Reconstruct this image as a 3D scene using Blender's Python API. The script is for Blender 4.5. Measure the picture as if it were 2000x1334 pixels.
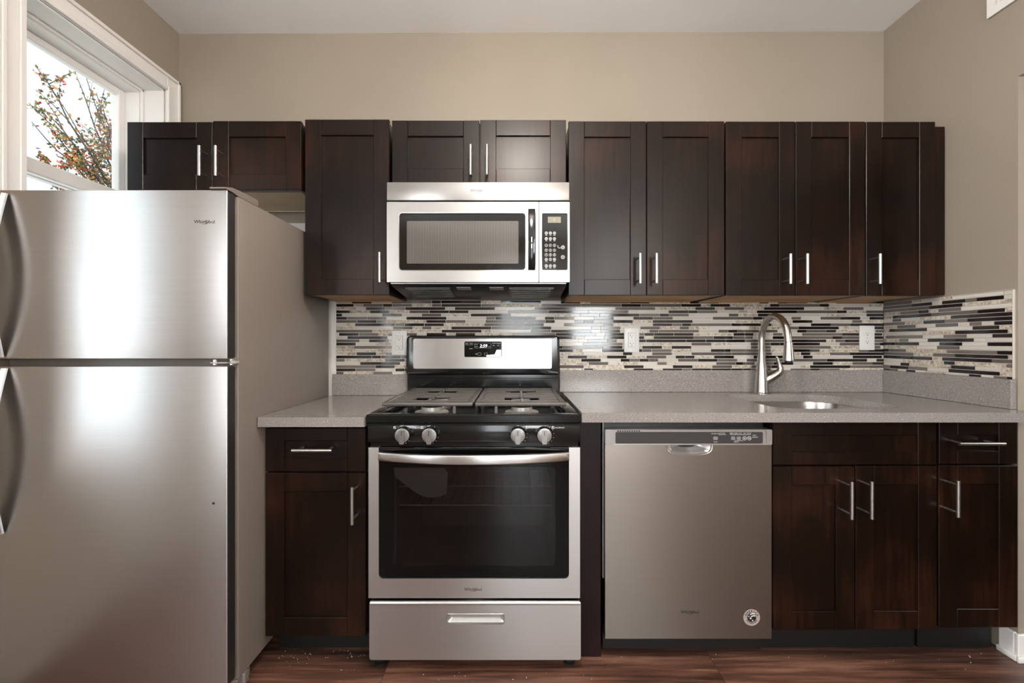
import bpy, bmesh, math, random
from mathutils import Vector, Matrix

for o in list(bpy.data.objects):
    bpy.data.objects.remove(o, do_unlink=True)
SC = bpy.context.scene
COL = SC.collection
PI = math.pi

# ------------------------------------------------------------------ camera, world, lights, exposure
CAM_D, CAM_H, FPX = 2.25, 1.165, 878.0
cam_d = bpy.data.cameras.new('camera')
cam_d.sensor_width = 36.0
cam_d.lens = FPX * 36.0 / 2000.0
cam_d.shift_x = -0.002
cam_d.shift_y = 0.0005
cam_d.clip_start = 0.02
cam = bpy.data.objects.new('camera', cam_d)
cam.location = (0, -CAM_D, CAM_H)
cam.rotation_euler = (PI / 2, 0, 0)
COL.objects.link(cam)
SC.camera = cam

world = bpy.data.worlds.new('sky')
SC.world = world
world.use_nodes = True
bg = world.node_tree.nodes['Background']
bg.inputs['Color'].default_value = (0.80, 0.93, 1.0, 1)
bg.inputs['Strength'].default_value = 1.3

SC.view_settings.view_transform = 'Standard'
SC.view_settings.look = 'None'
SC.view_settings.gamma = 1.0
SC.view_settings.use_curve_mapping = False
SC.view_settings.exposure = 0.24


def area(name, loc, rot, sx, sy, power, color):
    d = bpy.data.lights.new(name, 'AREA')
    d.shape = 'RECTANGLE'
    d.size, d.size_y = sx, sy
    d.energy = power
    d.color = color
    o = bpy.data.objects.new(name, d)
    o.location = loc
    o.rotation_euler = rot
    COL.objects.link(o)
    return o


# daylight by the side window and glass door, plus three area lights added for fill
area('daylight_side_window', (-2.10, -1.55, 1.60), (0, -PI / 2, 0), 1.75, 1.5, 7.5, (0.95, 0.98, 1.0))
area('added_fill_far_side', (-2.05, -3.78, 1.60), (0, -PI / 2, 0), 1.75, 1.5, 130, (0.95, 0.98, 1.0))  # added fill through a made-up window, brightens the right wall
area('daylight_rear_door', (0.12, -5.42, 1.25), (PI / 2, 0, 0), 0.66, 2.0, 30, (0.95, 0.98, 1.0))
area('added_fill_rear', (1.3, -5.42, 1.6), (PI / 2, 0, 0), 0.7, 1.2, 55, (0.95, 0.98, 1.0))  # added fill through a made-up rear window
area('added_fill_next_room', (3.2, -1.3, 1.5), (0, PI / 2, 0), 1.0, 1.2, 12, (1.0, 0.98, 0.95))  # added fill, no source known in that room
sun_d = bpy.data.lights.new('sun', 'SUN')
sun_d.energy = 4.5
sun_d.angle = 0.01
sun_d.color = (1.0, 0.96, 0.9)
sun_o = bpy.data.objects.new('sun', sun_d)
sun_o.rotation_euler = Vector((-0.55, 0.30, -0.95)).to_track_quat('-Z', 'Y').to_euler()
COL.objects.link(sun_o)

# ------------------------------------------------------------------ helpers


def FX(px, p):
    return (px - 1004.0) / FPX * (CAM_D - p)


def FZ(py, p):
    return CAM_H - (py - 668.0) / FPX * (CAM_D - p)


def rrect(u0, u1, v0, v1, r, n=6):
    pts = []
    for (cu, cv, a0) in ((u1 - r, v1 - r, 0), (u0 + r, v1 - r, 90), (u0 + r, v0 + r, 180), (u1 - r, v0 + r, 270)):
        for i in range(n + 1):
            a = math.radians(a0 + 90.0 * i / n)
            pts.append((cu + r * math.cos(a), cv + r * math.sin(a)))
    return pts


def circ(u, v, r, n=24, a0=0.0):
    return [(u + r * math.cos(a0 + 2 * PI * i / n), v + r * math.sin(a0 + 2 * PI * i / n)) for i in range(n)]


class MB:
    def __init__(self):
        self.bm = bmesh.new()

    def box(self, x0, x1, y0, y1, z0, z1, bev=0.0, seg=1, mi=0):
        bm = self.bm
        x0, x1 = min(x0, x1), max(x0, x1)
        y0, y1 = min(y0, y1), max(y0, y1)
        z0, z1 = min(z0, z1), max(z0, z1)
        v = [bm.verts.new((x, y, z)) for z in (z0, z1) for y in (y0, y1) for x in (x0, x1)]
        fs = []
        for q in ((0, 2, 3, 1), (4, 5, 7, 6), (0, 1, 5, 4), (2, 6, 7, 3), (0, 4, 6, 2), (1, 3, 7, 5)):
            f = bm.faces.new([v[i] for i in q])
            f.material_index = mi
            fs.append(f)
        if bev > 0:
            es = list({e for f in fs for e in f.edges})
            r = bmesh.ops.bevel(bm, geom=es, offset=bev, segments=seg, profile=0.5, affect='EDGES', clamp_overlap=True)
            for f in r['faces']:
                f.material_index = mi
        return self

    def loft(self, loops, cap0=True, cap1=True, closed=True, mi=0, ring=False):
        bm = self.bm
        L = [[bm.verts.new(p) for p in lp] for lp in loops]
        n = len(L[0])
        rng = range(len(L)) if ring else range(len(L) - 1)
        for i in rng:
            a, b = L[i], L[(i + 1) % len(L)]
            for j in range(n if closed else n - 1):
                k = (j + 1) % n
                try:
                    f = bm.faces.new((a[j], a[k], b[k], b[j]))
                    f.material_index = mi
                except ValueError:
                    pass
        if not ring:
            if cap0:
                f = bm.faces.new(list(reversed(L[0])))
                f.material_index = mi
            if cap1:
                f = bm.faces.new(L[-1])
                f.material_index = mi
        return self

    def tube(self, pts, rad, n=12, cap=True, mi=0, ring=False):
        pts = [Vector(p) for p in pts]
        if not isinstance(rad, (list, tuple)):
            rad = [rad] * len(pts)
        loops = []
        up = None
        m = len(pts)
        for i, p in enumerate(pts):
            if ring:
                t = (pts[(i + 1) % m] - pts[i - 1]).normalized()
            else:
                t = (pts[min(i + 1, m - 1)] - pts[max(i - 1, 0)]).normalized()
            if up is None:
                up = Vector((0, 0, 1)) if abs(t.z) < 0.9 else Vector((0, 1, 0))
            s = t.cross(up)
            if s.length < 1e-6:
                s = t.cross(Vector((1, 0, 0)))
            s.normalize()
            up = s.cross(t).normalized()
            loops.append([p + (s * math.cos(2 * PI * j / n) + up * math.sin(2 * PI * j / n)) * rad[i] for j in range(n)])
        return self.loft(loops, cap, cap, True, mi, ring)

    def lathe(self, prof, c, axis='Z', n=24, mi=0, cap=True):
        """prof: (radius, height) along axis from centre c"""
        loops = []
        for (r, h) in prof:
            lp = []
            for j in range(n):
                a = 2 * PI * j / n
                u, v = r * math.cos(a), r * math.sin(a)
                if axis == 'Z':
                    lp.append((c[0] + u, c[1] + v, c[2] + h))
                elif axis == 'Y':           # height runs towards the viewer (-Y)
                    lp.append((c[0] + u, c[1] - h, c[2] + v))
                else:
                    lp.append((c[0] + h, c[1] + u, c[2] + v))
            loops.append(lp)
        return self.loft(loops, cap, cap, True, mi)

    def plate(self, outer, holes, w0, w1, plane='XZ', mi=0):
        """flat plate with holes; plane XZ: w is Y; XY: w is Z; YZ: w is X"""
        def P(u, v, w):
            return (u, w, v) if plane == 'XZ' else ((u, v, w) if plane == 'XY' else (w, u, v))
        bm = self.bm
        sides = []
        for w in (w0, w1):
            edges = []
            loops = []
            for lp in [outer] + list(holes):
                vs = [bm.verts.new(P(u, v, w)) for (u, v) in lp]
                loops.append(vs)
                for i in range(len(vs)):
                    edges.append(bm.edges.new((vs[i], vs[(i + 1) % len(vs)])))
            r = bmesh.ops.triangle_fill(bm, edges=edges, use_beauty=True, use_dissolve=False)
            for g in r['geom']:
                if isinstance(g, bmesh.types.BMFace):
                    g.material_index = mi
            sides.append(loops)
        for a, b in zip(sides[0], sides[1]):
            n = len(a)
            for i in range(n):
                f = bm.faces.new((a[i], a[(i + 1) % n], b[(i + 1) % n], b[i]))
                f.material_index = mi
        return self

    def text(self, body, x, y, z, size, align='CENTER', ext=0.0004, mi=0, rot=0.0, sx=1.0, shear=0.0):
        cu = bpy.data.curves.new('t', 'FONT')
        cu.body = body
        cu.size = size
        cu.align_x = align
        cu.align_y = 'CENTER'
        cu.extrude = ext
        cu.shear = shear
        cu.resolution_u = 3
        ob = bpy.data.objects.new('t', cu)
        me = bpy.data.meshes.new_from_object(ob)
        M = Matrix.Translation((x, y, z)) @ Matrix.Rotation(rot, 4, 'Y') @ Matrix.Rotation(PI / 2, 4, 'X') @ Matrix.Diagonal((sx, 1, 1, 1))
        me.transform(M)
        n0 = len(self.bm.faces)
        self.bm.from_mesh(me)
        self.bm.faces.ensure_lookup_table()
        for f in self.bm.faces[n0:]:
            f.material_index = mi
        bpy.data.objects.remove(ob)
        bpy.data.meshes.remove(me)
        bpy.data.curves.remove(cu)
        return self

    def build(self, name, mats, parent=None, loc=None, ang=35):
        if not isinstance(mats, (list, tuple)):
            mats = [mats]
        bm = self.bm
        bmesh.ops.recalc_face_normals(bm, faces=bm.faces[:])
        me = bpy.data.meshes.new(name)
        off = Vector((0, 0, 0))
        q = parent
        while q is not None:
            off += Vector(q.location)
            q = q.parent
        if loc is not None:
            off += Vector(loc)
        if off.length > 0:
            bmesh.ops.translate(bm, verts=bm.verts[:], vec=-off)
        bm.to_mesh(me)
        bm.free()
        for m in mats:
            me.materials.append(m)
        me.polygons.foreach_set('use_smooth', [True] * len(me.polygons))
        me.set_sharp_from_angle(angle=math.radians(ang))
        o = bpy.data.objects.new(name, me)
        COL.objects.link(o)
        if parent is not None:
            o.parent = parent
        if loc is not None:
            o.location = loc
        return o


def thing(name, label, cat, loc, group=None):
    o = bpy.data.objects.new(name, None)
    o.empty_display_size = 0.05
    o.location = loc
    COL.objects.link(o)
    return tag(o, label, cat, group)


def tag(o, label, cat, group=None, kind=None):
    o['label'] = label
    o['category'] = cat
    if group:
        o['group'] = group
    if kind:
        o['kind'] = kind
    return o


def struct(o, label=None, cat=None):
    o['kind'] = 'structure'
    if label:
        o['label'] = label
    if cat:
        o['category'] = cat
    return o


# ------------------------------------------------------------------ materials


def base(name):
    m = bpy.data.materials.new(name)
    m.use_nodes = True
    nt = m.node_tree
    return m, nt, nt.nodes['Principled BSDF']


def sets(b, **k):
    for kk, v in k.items():
        kk = kk.replace('_', ' ')
        if kk in b.inputs:
            b.inputs[kk].default_value = v


def S(r, g, b):
    def f(c):
        c /= 255.0
        return c / 12.92 if c <= 0.04045 else ((c + 0.055) / 1.055) ** 2.4
    return (f(r), f(g), f(b), 1)


def plain(name, col, rough=0.5, metal=0.0, coat=0.0, spec=0.5, emit=None, es=0.0):
    m, nt, b = base(name)
    sets(b, Base_Color=col, Roughness=rough, Metallic=metal, Coat_Weight=coat, Specular_IOR_Level=spec)
    if emit:
        sets(b, Emission_Color=emit, Emission_Strength=es)
    return m


def nd(nt, t, **k):
    n = nt.nodes.new(t)
    for a, v in k.items():
        setattr(n, a, v)
    return n


def coords(nt, scale):
    tc = nd(nt, 'ShaderNodeTexCoord')
    mp = nd(nt, 'ShaderNodeMapping')
    mp.inputs['Scale'].default_value = scale
    nt.links.new(tc.outputs['Object'], mp.inputs['Vector'])
    return mp.outputs['Vector']


def noise(nt, vec, scale, detail=3.0, rough=0.5):
    n = nd(nt, 'ShaderNodeTexNoise')
    n.inputs['Scale'].default_value = scale
    n.inputs['Detail'].default_value = detail
    n.inputs['Roughness'].default_value = rough
    nt.links.new(vec, n.inputs['Vector'])
    return n.outputs['Fac']


def ramp(nt, fac, stops):
    r = nd(nt, 'ShaderNodeValToRGB')
    e = r.color_ramp.elements
    while len(e) > 1:
        e.remove(e[-1])
    e[0].position, e[0].color = stops[0]
    for p, c in stops[1:]:
        q = e.new(p)
        q.color = c
    nt.links.new(fac, r.inputs['Fac'])
    return r.outputs['Color']


def bump(nt, b, h, strength, dist=0.001):
    n = nd(nt, 'ShaderNodeBump')
    n.inputs['Strength'].default_value = strength
    n.inputs['Distance'].default_value = dist
    nt.links.new(h, n.inputs['Height'])
    nt.links.new(n.outputs['Normal'], b.inputs['Normal'])


def paint(name, c1, c2, rough=0.6):
    m, nt, b = base(name)
    v = coords(nt, (1, 1, 1))
    nt.links.new(ramp(nt, noise(nt, v, 1.6, 2), [(0.35, c1), (0.65, c2)]), b.inputs['Base Color'])
    sets(b, Roughness=rough, Specular_IOR_Level=0.3)
    bump(nt, b, noise(nt, v, 220, 2), 0.06, 0.0006)
    return m


def steel(name, col, rough, aniso=0.75, streak=(2, 2, 260)):
    m, nt, b = base(name)
    v = coords(nt, streak)
    f = noise(nt, v, 3.0, 4, 0.6)
    c1 = tuple(x * 0.93 for x in col[:3]) + (1,)
    nt.links.new(ramp(nt, f, [(0.3, c1), (0.7, col)]), b.inputs['Base Color'])
    sets(b, Metallic=1.0, Roughness=rough, Anisotropic=aniso, Anisotropic_Rotation=0.25)
    t = nd(nt, 'ShaderNodeTangent', direction_type='RADIAL', axis='Z')
    nt.links.new(t.outputs['Tangent'], b.inputs['Tangent'])
    return m


def wood(name, c1, c2, c3, rough=0.32, coat=0.25, grain=(30, 30, 2.0)):
    m, nt, b = base(name)
    v = coords(nt, (1, 1, 1))
    big = noise(nt, v, 3.2, 2)
    vg = coords(nt, grain)
    fine = noise(nt, vg, 2.0, 4, 0.6)
    mx = nd(nt, 'ShaderNodeMix', data_type='FLOAT')
    mx.inputs[0].default_value = 0.35
    nt.links.new(big, mx.inputs[2])
    nt.links.new(fine, mx.inputs[3])
    nt.links.new(ramp(nt, mx.outputs[0], [(0.34, c1), (0.5, c2), (0.66, c3)]), b.inputs['Base Color'])
    sets(b, Roughness=rough, Coat_Weight=coat, Coat_Roughness=0.18, Specular_IOR_Level=0.26)
    return m


def glassy(name, tint, gloss=0.08, rough=0.02):
    """thin pane: tinted transparency plus a mirror coat by Fresnel"""
    m = bpy.data.materials.new(name)
    m.use_nodes = True
    nt = m.node_tree
    nt.nodes.clear()
    out = nd(nt, 'ShaderNodeOutputMaterial')
    tr = nd(nt, 'ShaderNodeBsdfTransparent')
    tr.inputs['Color'].default_value = tint
    gl = nd(nt, 'ShaderNodeBsdfGlossy')
    gl.inputs['Roughness'].default_value = rough
    gl.inputs['Color'].default_value = (1, 1, 1, 1)
    fr = nd(nt, 'ShaderNodeLayerWeight')
    fr.inputs['Blend'].default_value = 0.5
    pw = nd(nt, 'ShaderNodeMath', operation='POWER')
    pw.inputs[1].default_value = 5.0
    nt.links.new(fr.outputs['Facing'], pw.inputs[0])
    ad = nd(nt, 'ShaderNodeMath', operation='MULTIPLY_ADD')
    ad.inputs[1].default_value = 0.9
    ad.inputs[2].default_value = 0.035 + gloss
    mx = nd(nt, 'ShaderNodeMixShader')
    nt.links.new(pw.outputs[0], ad.inputs[0])
    nt.links.new(ad.outputs[0], mx.inputs[0])
    nt.links.new(tr.outputs[0], mx.inputs[1])
    nt.links.new(gl.outputs[0], mx.inputs[2])
    nt.links.new(mx.outputs[0], out.inputs['Surface'])
    return m


M = {}
M['wall'] = paint('beige_wall_paint', S(147, 136, 123), S(151, 140, 127))
M['primer'] = paint('white_primer', S(225, 222, 216), S(229, 226, 221))
M['ceil'] = paint('white_ceiling_paint', S(240, 239, 238), S(243, 242, 241))
M['trim'] = plain('white_trim_paint', S(228, 224, 221), 0.35)
M['vinyl'] = plain('white_vinyl', S(230, 227, 225), 0.3)
M['cab'] = wood('espresso_cabinet', (0.0034, 0.0016, 0.0010, 1), (0.0085, 0.0031, 0.0016, 1), (0.026, 0.0088, 0.0038, 1), 0.30, 0.0)
M['cabpanel'] = wood('espresso_panel', (0.0030, 0.0014, 0.0009, 1), (0.0080, 0.0029, 0.0015, 1), (0.025, 0.0084, 0.0036, 1), 0.30, 0.0)
M['redwood'] = wood('reddish_end_panel', (0.006, 0.0022, 0.0024, 1), (0.010, 0.0032, 0.0034, 1), (0.018, 0.005, 0.005, 1), 0.38, 0.0)
M['toe'] = plain('black_toe_kick', (0.004, 0.0035, 0.003, 1), 0.5)
M['ply'] = wood('raw_plywood', S(176, 138, 98), S(190, 152, 112), S(204, 168, 128), 0.6, 0.0, (3, 40, 40))
M['plypale'] = wood('pale_plywood', S(214, 196, 168), S(222, 206, 180), S(230, 215, 190), 0.6, 0.0, (3, 40, 40))
M['steel'] = steel('brushed_steel', (0.60, 0.575, 0.565, 1), 0.30)
M['steelmicro'] = steel('brushed_steel_microwave', (0.50, 0.48, 0.465, 1), 0.32, 0.5)
M['steelfridge'] = steel('brushed_steel_fridge', (0.66, 0.65, 0.655, 1), 0.34)
M['steeldark'] = steel('brushed_steel_dishwasher', (0.29, 0.255, 0.23, 1), 0.33)
M['nickel'] = plain('brushed_nickel', (0.55, 0.51, 0.47, 1), 0.24, 1.0)
M['nickelbar'] = plain('satin_nickel_bar', (0.62, 0.595, 0.57, 1), 0.28, 1.0)
M['chrome'] = plain('chrome', (0.8, 0.8, 0.8, 1), 0.12, 1.0)
M['sinksteel'] = plain('sink_steel', (0.52, 0.49, 0.46, 1), 0.26, 1.0)
M['blackgl'] = plain('black_gloss_enamel', (0.006, 0.006, 0.006, 1), 0.12)
M['blackst'] = plain('black_satin', (0.012, 0.011, 0.011, 1), 0.35)
M['charcoal'] = plain('charcoal_plastic', (0.022, 0.020, 0.019, 1), 0.4)
M['darkgrey'] = plain('dark_grey_panel', (0.045, 0.042, 0.042, 1), 0.3)
M['iron'] = plain('cast_iron_grate', (0.105, 0.094, 0.086, 1), 0.38, 0.35)
M['alu'] = plain('cast_aluminium', (0.46, 0.44, 0.41, 1), 0.4, 0.5)
M['knobface'] = plain('satin_knob_face', (0.30, 0.285, 0.275, 1), 0.3, 0.9)
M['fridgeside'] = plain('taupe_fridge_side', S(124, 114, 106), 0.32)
M['silverpl'] = plain('silver_plastic', (0.50, 0.485, 0.475, 1), 0.28, 0.75)
M['greypl'] = plain('grey_button', (0.25, 0.24, 0.235, 1), 0.4)
M['white'] = plain('white_plastic', S(232, 230, 227), 0.3)
M['slot'] = plain('dark_slot', (0.01, 0.01, 0.01, 1), 0.5)
M['print'] = plain('white_print', S(220, 218, 214), 0.5)
M['logo'] = plain('dark_logo', (0.03, 0.028, 0.027, 1), 0.35, 0.4)
M['logolit'] = plain('bright_logo', (0.75, 0.73, 0.71, 1), 0.3, 0.6)
M['lcd'] = plain('grey_lcd', S(128, 124, 108), 0.3)
M['digits'] = plain('lit_digits', (0.9, 0.95, 1, 1), 0.4, emit=(0.85, 0.92, 1, 1), es=1.6)
M['amber'] = plain('amber_light', (1, 0.7, 0.4, 1), 0.4, emit=(1.0, 0.66, 0.36, 1), es=1.5)
M['lampglow'] = plain('lit_lamp_glass', (1, 0.85, 0.65, 1), 0.4, emit=(1.0, 0.92, 0.83, 1), es=80.0)
M['filter'] = plain('dark_filter_mesh', (0.10, 0.095, 0.09, 1), 0.4, 0.7)
M['enamel'] = plain('oven_enamel', (0.24, 0.23, 0.225, 1), 0.45)
M['rack'] = plain('oven_rack_wire', (0.55, 0.53, 0.5, 1), 0.3, 1.0)
M['paper'] = plain('manual_paper', S(205, 203, 200), 0.5)
M['pane'] = glassy('window_glass', (0.98, 0.99, 0.99, 1), 0.0)
M['ovenglass'] = glassy('tinted_oven_glass', (0.40, 0.39, 0.385, 1), 0.0, 0.03)
M['black_ceramic'] = plain('black_glass_border', (0.003, 0.003, 0.003, 1), 0.05, spec=0.25)
M['bark'] = plain('tree_bark', S(64, 52, 46), 0.8)
M['leafg'] = plain('olive_leaf', S(136, 126, 66), 0.6)
M['leafd'] = plain('dark_green_leaf', S(82, 84, 58), 0.6)
M['leafo'] = plain('orange_brown_leaf', S(190, 132, 66), 0.6)
M['leafr'] = plain('red_leaf', S(186, 50, 42), 0.6)
M['bounce_ground'] = paint('pale_bounce_ground', S(196, 192, 184), S(208, 204, 196), 0.9)  # tone made pale to bounce sunlight up to the window head
M['crumb'] = plain('plaster_dust', S(215, 210, 204), 0.8)
M['grout'] = plain('pale_grout', S(226, 220, 212), 0.7)
M['t_dark'] = plain('dark_brown_glass_tile', (0.011, 0.0065, 0.0060, 1), 0.07)
M['t_dark2'] = plain('black_brown_glass_tile', (0.020, 0.012, 0.0105, 1), 0.09)
M['t_taupe'] = plain('taupe_glass_tile', S(108, 98, 92), 0.10)
M['t_taupe2'] = plain('grey_taupe_glass_tile', S(92, 84, 79), 0.10)
M['t_cream'] = plain('pale_glass_tile', S(196, 188, 179), 0.12)
M['t_cream2'] = plain('ivory_glass_tile', S(206, 199, 190), 0.14)


def stone_tile():
    m, nt, b = base('speckled_stone_tile')
    v = coords(nt, (1, 1, 1))
    nt.links.new(ramp(nt, noise(nt, v, 95, 4, 0.65), [(0.32, S(120, 103, 86)), (0.47, S(178, 164, 146)), (0.60, S(210, 202, 190))]), b.inputs['Base Color'])
    sets(b, Roughness=0.35)
    return m


M['t_stone'] = stone_tile()


def quartz():
    m, nt, b = base('grey_quartz')
    v = coords(nt, (1, 1, 1))
    n1 = noise(nt, v, 260, 2, 0.5)
    c = ramp(nt, n1, [(0.30, S(92, 86, 82)), (0.40, S(136, 129, 126)), (0.64, S(144, 137, 134)), (0.72, S(172, 167, 164))])
    vo = nd(nt, 'ShaderNodeTexVoronoi')
    vo.inputs['Scale'].default_value = 75
    nt.links.new(v, vo.inputs['Vector'])
    lt = nd(nt, 'ShaderNodeMath', operation='LESS_THAN')
    lt.inputs[1].default_value = 0.085
    nt.links.new(vo.outputs['Distance'], lt.inputs[0])
    mx = nd(nt, 'ShaderNodeMix', data_type='RGBA')
    nt.links.new(lt.outputs[0], mx.inputs[0])
    nt.links.new(c, mx.inputs[6])
    mx.inputs[7].default_value = S(222, 219, 215)
    nt.links.new(mx.outputs[2], b.inputs['Base Color'])
    sets(b, Roughness=0.16, Specular_IOR_Level=0.5)
    return m


M['quartz'] = quartz()


def planks():
    m, nt, b = base('wood_plank_floor')
    tc = nd(nt, 'ShaderNodeTexCoord')
    mp = nd(nt, 'ShaderNodeMapping')
    mp.inputs['Location'].default_value = (0.02, 0.02, 0)
    nt.links.new(tc.outputs['Object'], mp.inputs['Vector'])
    br = nd(nt, 'ShaderNodeTexBrick')
    br.offset = 0.37
    br.inputs['Scale'].default_value = 1.0
    br.inputs['Brick Width'].default_value = 1.18
    br.inputs['Row Height'].default_value = 0.178
    br.inputs['Mortar Size'].default_value = 0.0011
    br.inputs['Mortar Smooth'].default_value = 0.3
    br.inputs['Color1'].default_value = (0.15, 0.15, 0.15, 1)
    br.inputs['Color2'].default_value = (0.85, 0.85, 0.85, 1)
    br.inputs['Mortar'].default_value = (0.5, 0.5, 0.5, 1)
    nt.links.new(mp.outputs[0], br.inputs['Vector'])
    # shift the grain from plank to plank
    mul = nd(nt, 'ShaderNodeVectorMath', operation='MULTIPLY_ADD')
    nt.links.new(br.outputs['Color'], mul.inputs[0])
    mul.inputs[1].default_value = (7, 7, 7)
    nt.links.new(tc.outputs['Object'], mul.inputs[2])
    mg = nd(nt, 'ShaderNodeMapping')
    mg.inputs['Scale'].default_value = (2.2, 42, 42)
    nt.links.new(mul.outputs[0], mg.inputs['Vector'])
    g = noise(nt, mg.outputs[0], 1.5, 7, 0.68)
    mg2 = nd(nt, 'ShaderNodeMapping')
    mg2.inputs['Scale'].default_value = (1.2, 7, 7)
    nt.links.new(mul.outputs[0], mg2.inputs['Vector'])
    g2 = noise(nt, mg2.outputs[0], 1.3, 3, 0.5)
    mx = nd(nt, 'ShaderNodeMix', data_type='FLOAT')
    mx.inputs[0].default_value = 0.42
    nt.links.new(g, mx.inputs[2])
    nt.links.new(g2, mx.inputs[3])
    c = ramp(nt, mx.outputs[0], [(0.36, S(34, 24, 20)), (0.46, S(72, 48, 39)), (0.55, S(104, 71, 57)), (0.68, S(142, 106, 90))])
    mm = nd(nt, 'ShaderNodeMix', data_type='RGBA')
    nt.links.new(br.outputs['Fac'], mm.inputs[0])
    nt.links.new(c, mm.inputs[6])
    mm.inputs[7].default_value = S(40, 30, 27)
    nt.links.new(mm.outputs[2], b.inputs['Base Color'])
    sets(b, Roughness=0.34, Specular_IOR_Level=0.45)
    bump(nt, b, g, 0.12, 0.001)
    return m


M['floor'] = planks()


def micro_screen():
    m, nt, b = base('perforated_microwave_screen')
    v = coords(nt, (1, 1, 1))
    w = nd(nt, 'ShaderNodeTexWave', wave_type='BANDS', bands_direction='X')
    w.inputs['Scale'].default_value = 62
    w.inputs['Distortion'].default_value = 0.0
    nt.links.new(v, w.inputs['Vector'])
    w2 = nd(nt, 'ShaderNodeTexWave', wave_type='BANDS', bands_direction='Z')
    w2.inputs['Scale'].default_value = 62
    nt.links.new(v, w2.inputs['Vector'])
    mu = nd(nt, 'ShaderNodeMath', operation='MULTIPLY_ADD')
    nt.links.new(w2.outputs['Fac'], mu.inputs[0])
    mu.inputs[1].default_value = 0.25
    nt.links.new(w.outputs['Fac'], mu.inputs[2])
    nt.links.new(ramp(nt, mu.outputs[0], [(0.05, S(122, 116, 111)), (0.6, S(74, 69, 66))]), b.inputs['Base Color'])
    sets(b, Roughness=0.22, Metallic=0.25, Coat_Weight=0.6, Coat_Roughness=0.03)
    return m


M['screen'] = micro_screen()

# ------------------------------------------------------------------ room shell
XL, XR = -1.675, 1.85
ZC = 2.712
YB = -5.25
PW_END = 0.60            # right wall ends here, opening beyond

m = MB()
m.box(XL - 0.25, 3.6, YB - 0.15, 0.30, -0.12, 0.0)
struct(m.build('floor', M['floor']), 'dark reddish brown wood plank floor', 'floor')

m = MB()                 # ceiling is slightly out of level
m.loft([[(XL - 0.25, y, 2.706), (3.6, y, 2.727), (3.6, y, 2.87), (XL - 0.25, y, 2.87)] for y in (YB - 0.15, 0.30)])
struct(m.build('ceiling', M['ceil']), 'plain white painted ceiling', 'ceiling')

m = MB()
zt = 2.74
m.box(XL - 0.25, -0.889, 0, 0.15, 1.76, zt)
m.box(-0.889, XR + 0.12, 0, 0.15, 0, zt)
m.box(XL - 0.25, -0.889, 0, 0.15, 0, 1.76, mi=1)
struct(m.build('wall_back', [M['wall'], M['primer']]), 'beige painted wall behind the cabinets', 'wall')

W1 = (-0.72, -0.096, 1.30, 2.372)      # y0, y1, z0, z1 of the window beside the fridge
W2 = (-1.90, -1.07, 0.80, 2.372)
W4 = (-4.50, -3.05, 0.80, 2.372)  # opening made up to let in more fill light
m = MB()
x0, x1 = XL - 0.25, XL
m.box(x0, x1, W1[1], 0.0, 0, zt)
m.box(x0, x1, W2[1], W1[0], 0, zt)
m.box(x0, x1, W4[1], W2[0], 0, zt)
m.box(x0, x1, YB, W4[0], 0, zt)
for W in (W1, W2, W4):
    m.box(x0, x1, W[0], W[1], 0, W[2])
    m.box(x0, x1, W[0], W[1], W[3], zt)
struct(m.build('wall_left', M['wall']), 'beige painted wall with the window', 'wall')

m = MB()
x0, x1 = XR, XR + 0.12
m.box(x0, x1, -PW_END, 0.0, 0, zt)
m.box(x0, x1, -1.75, -PW_END, 2.14, zt)
m.box(x0, x1, YB, -1.75, 0, zt)
struct(m.build('wall_right', M['wall']), 'beige painted wall with an open doorway', 'wall')

m = MB()
dx0, dx1, dz = -0.32, 0.56, 2.38
wx0, wx1, wz0, wz1 = 0.95, 1.65, 1.0, 2.2
y0, y1 = YB - 0.15, YB
m.box(XL - 0.25, dx0, y0, y1, 0, zt)
m.box(wx0, wx1, y0, y1, 0, wz0)
m.box(wx0, wx1, y0, y1, wz1, zt)
m.box(dx1, wx0, y0, y1, 0, zt)
m.box(dx0, dx1, y0, y1, dz, zt)
m.box(wx1, XR + 0.12, y0, y1, 0, zt)
struct(m.build('wall_rear', M['wall']), 'beige wall behind the viewer', 'wall')

m = MB()                 # the next room through the doorway
m.box(3.45, 3.6, -3.2, 0.15, 0, zt)
m.box(XR + 0.12, 3.45, 0.0, 0.15, 0, zt)
m.box(XR + 0.12, 3.45, -3.2, -3.05, 0, zt)
struct(m.build('wall_next_room', M['wall']), 'walls of the next room', 'wall')


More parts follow.
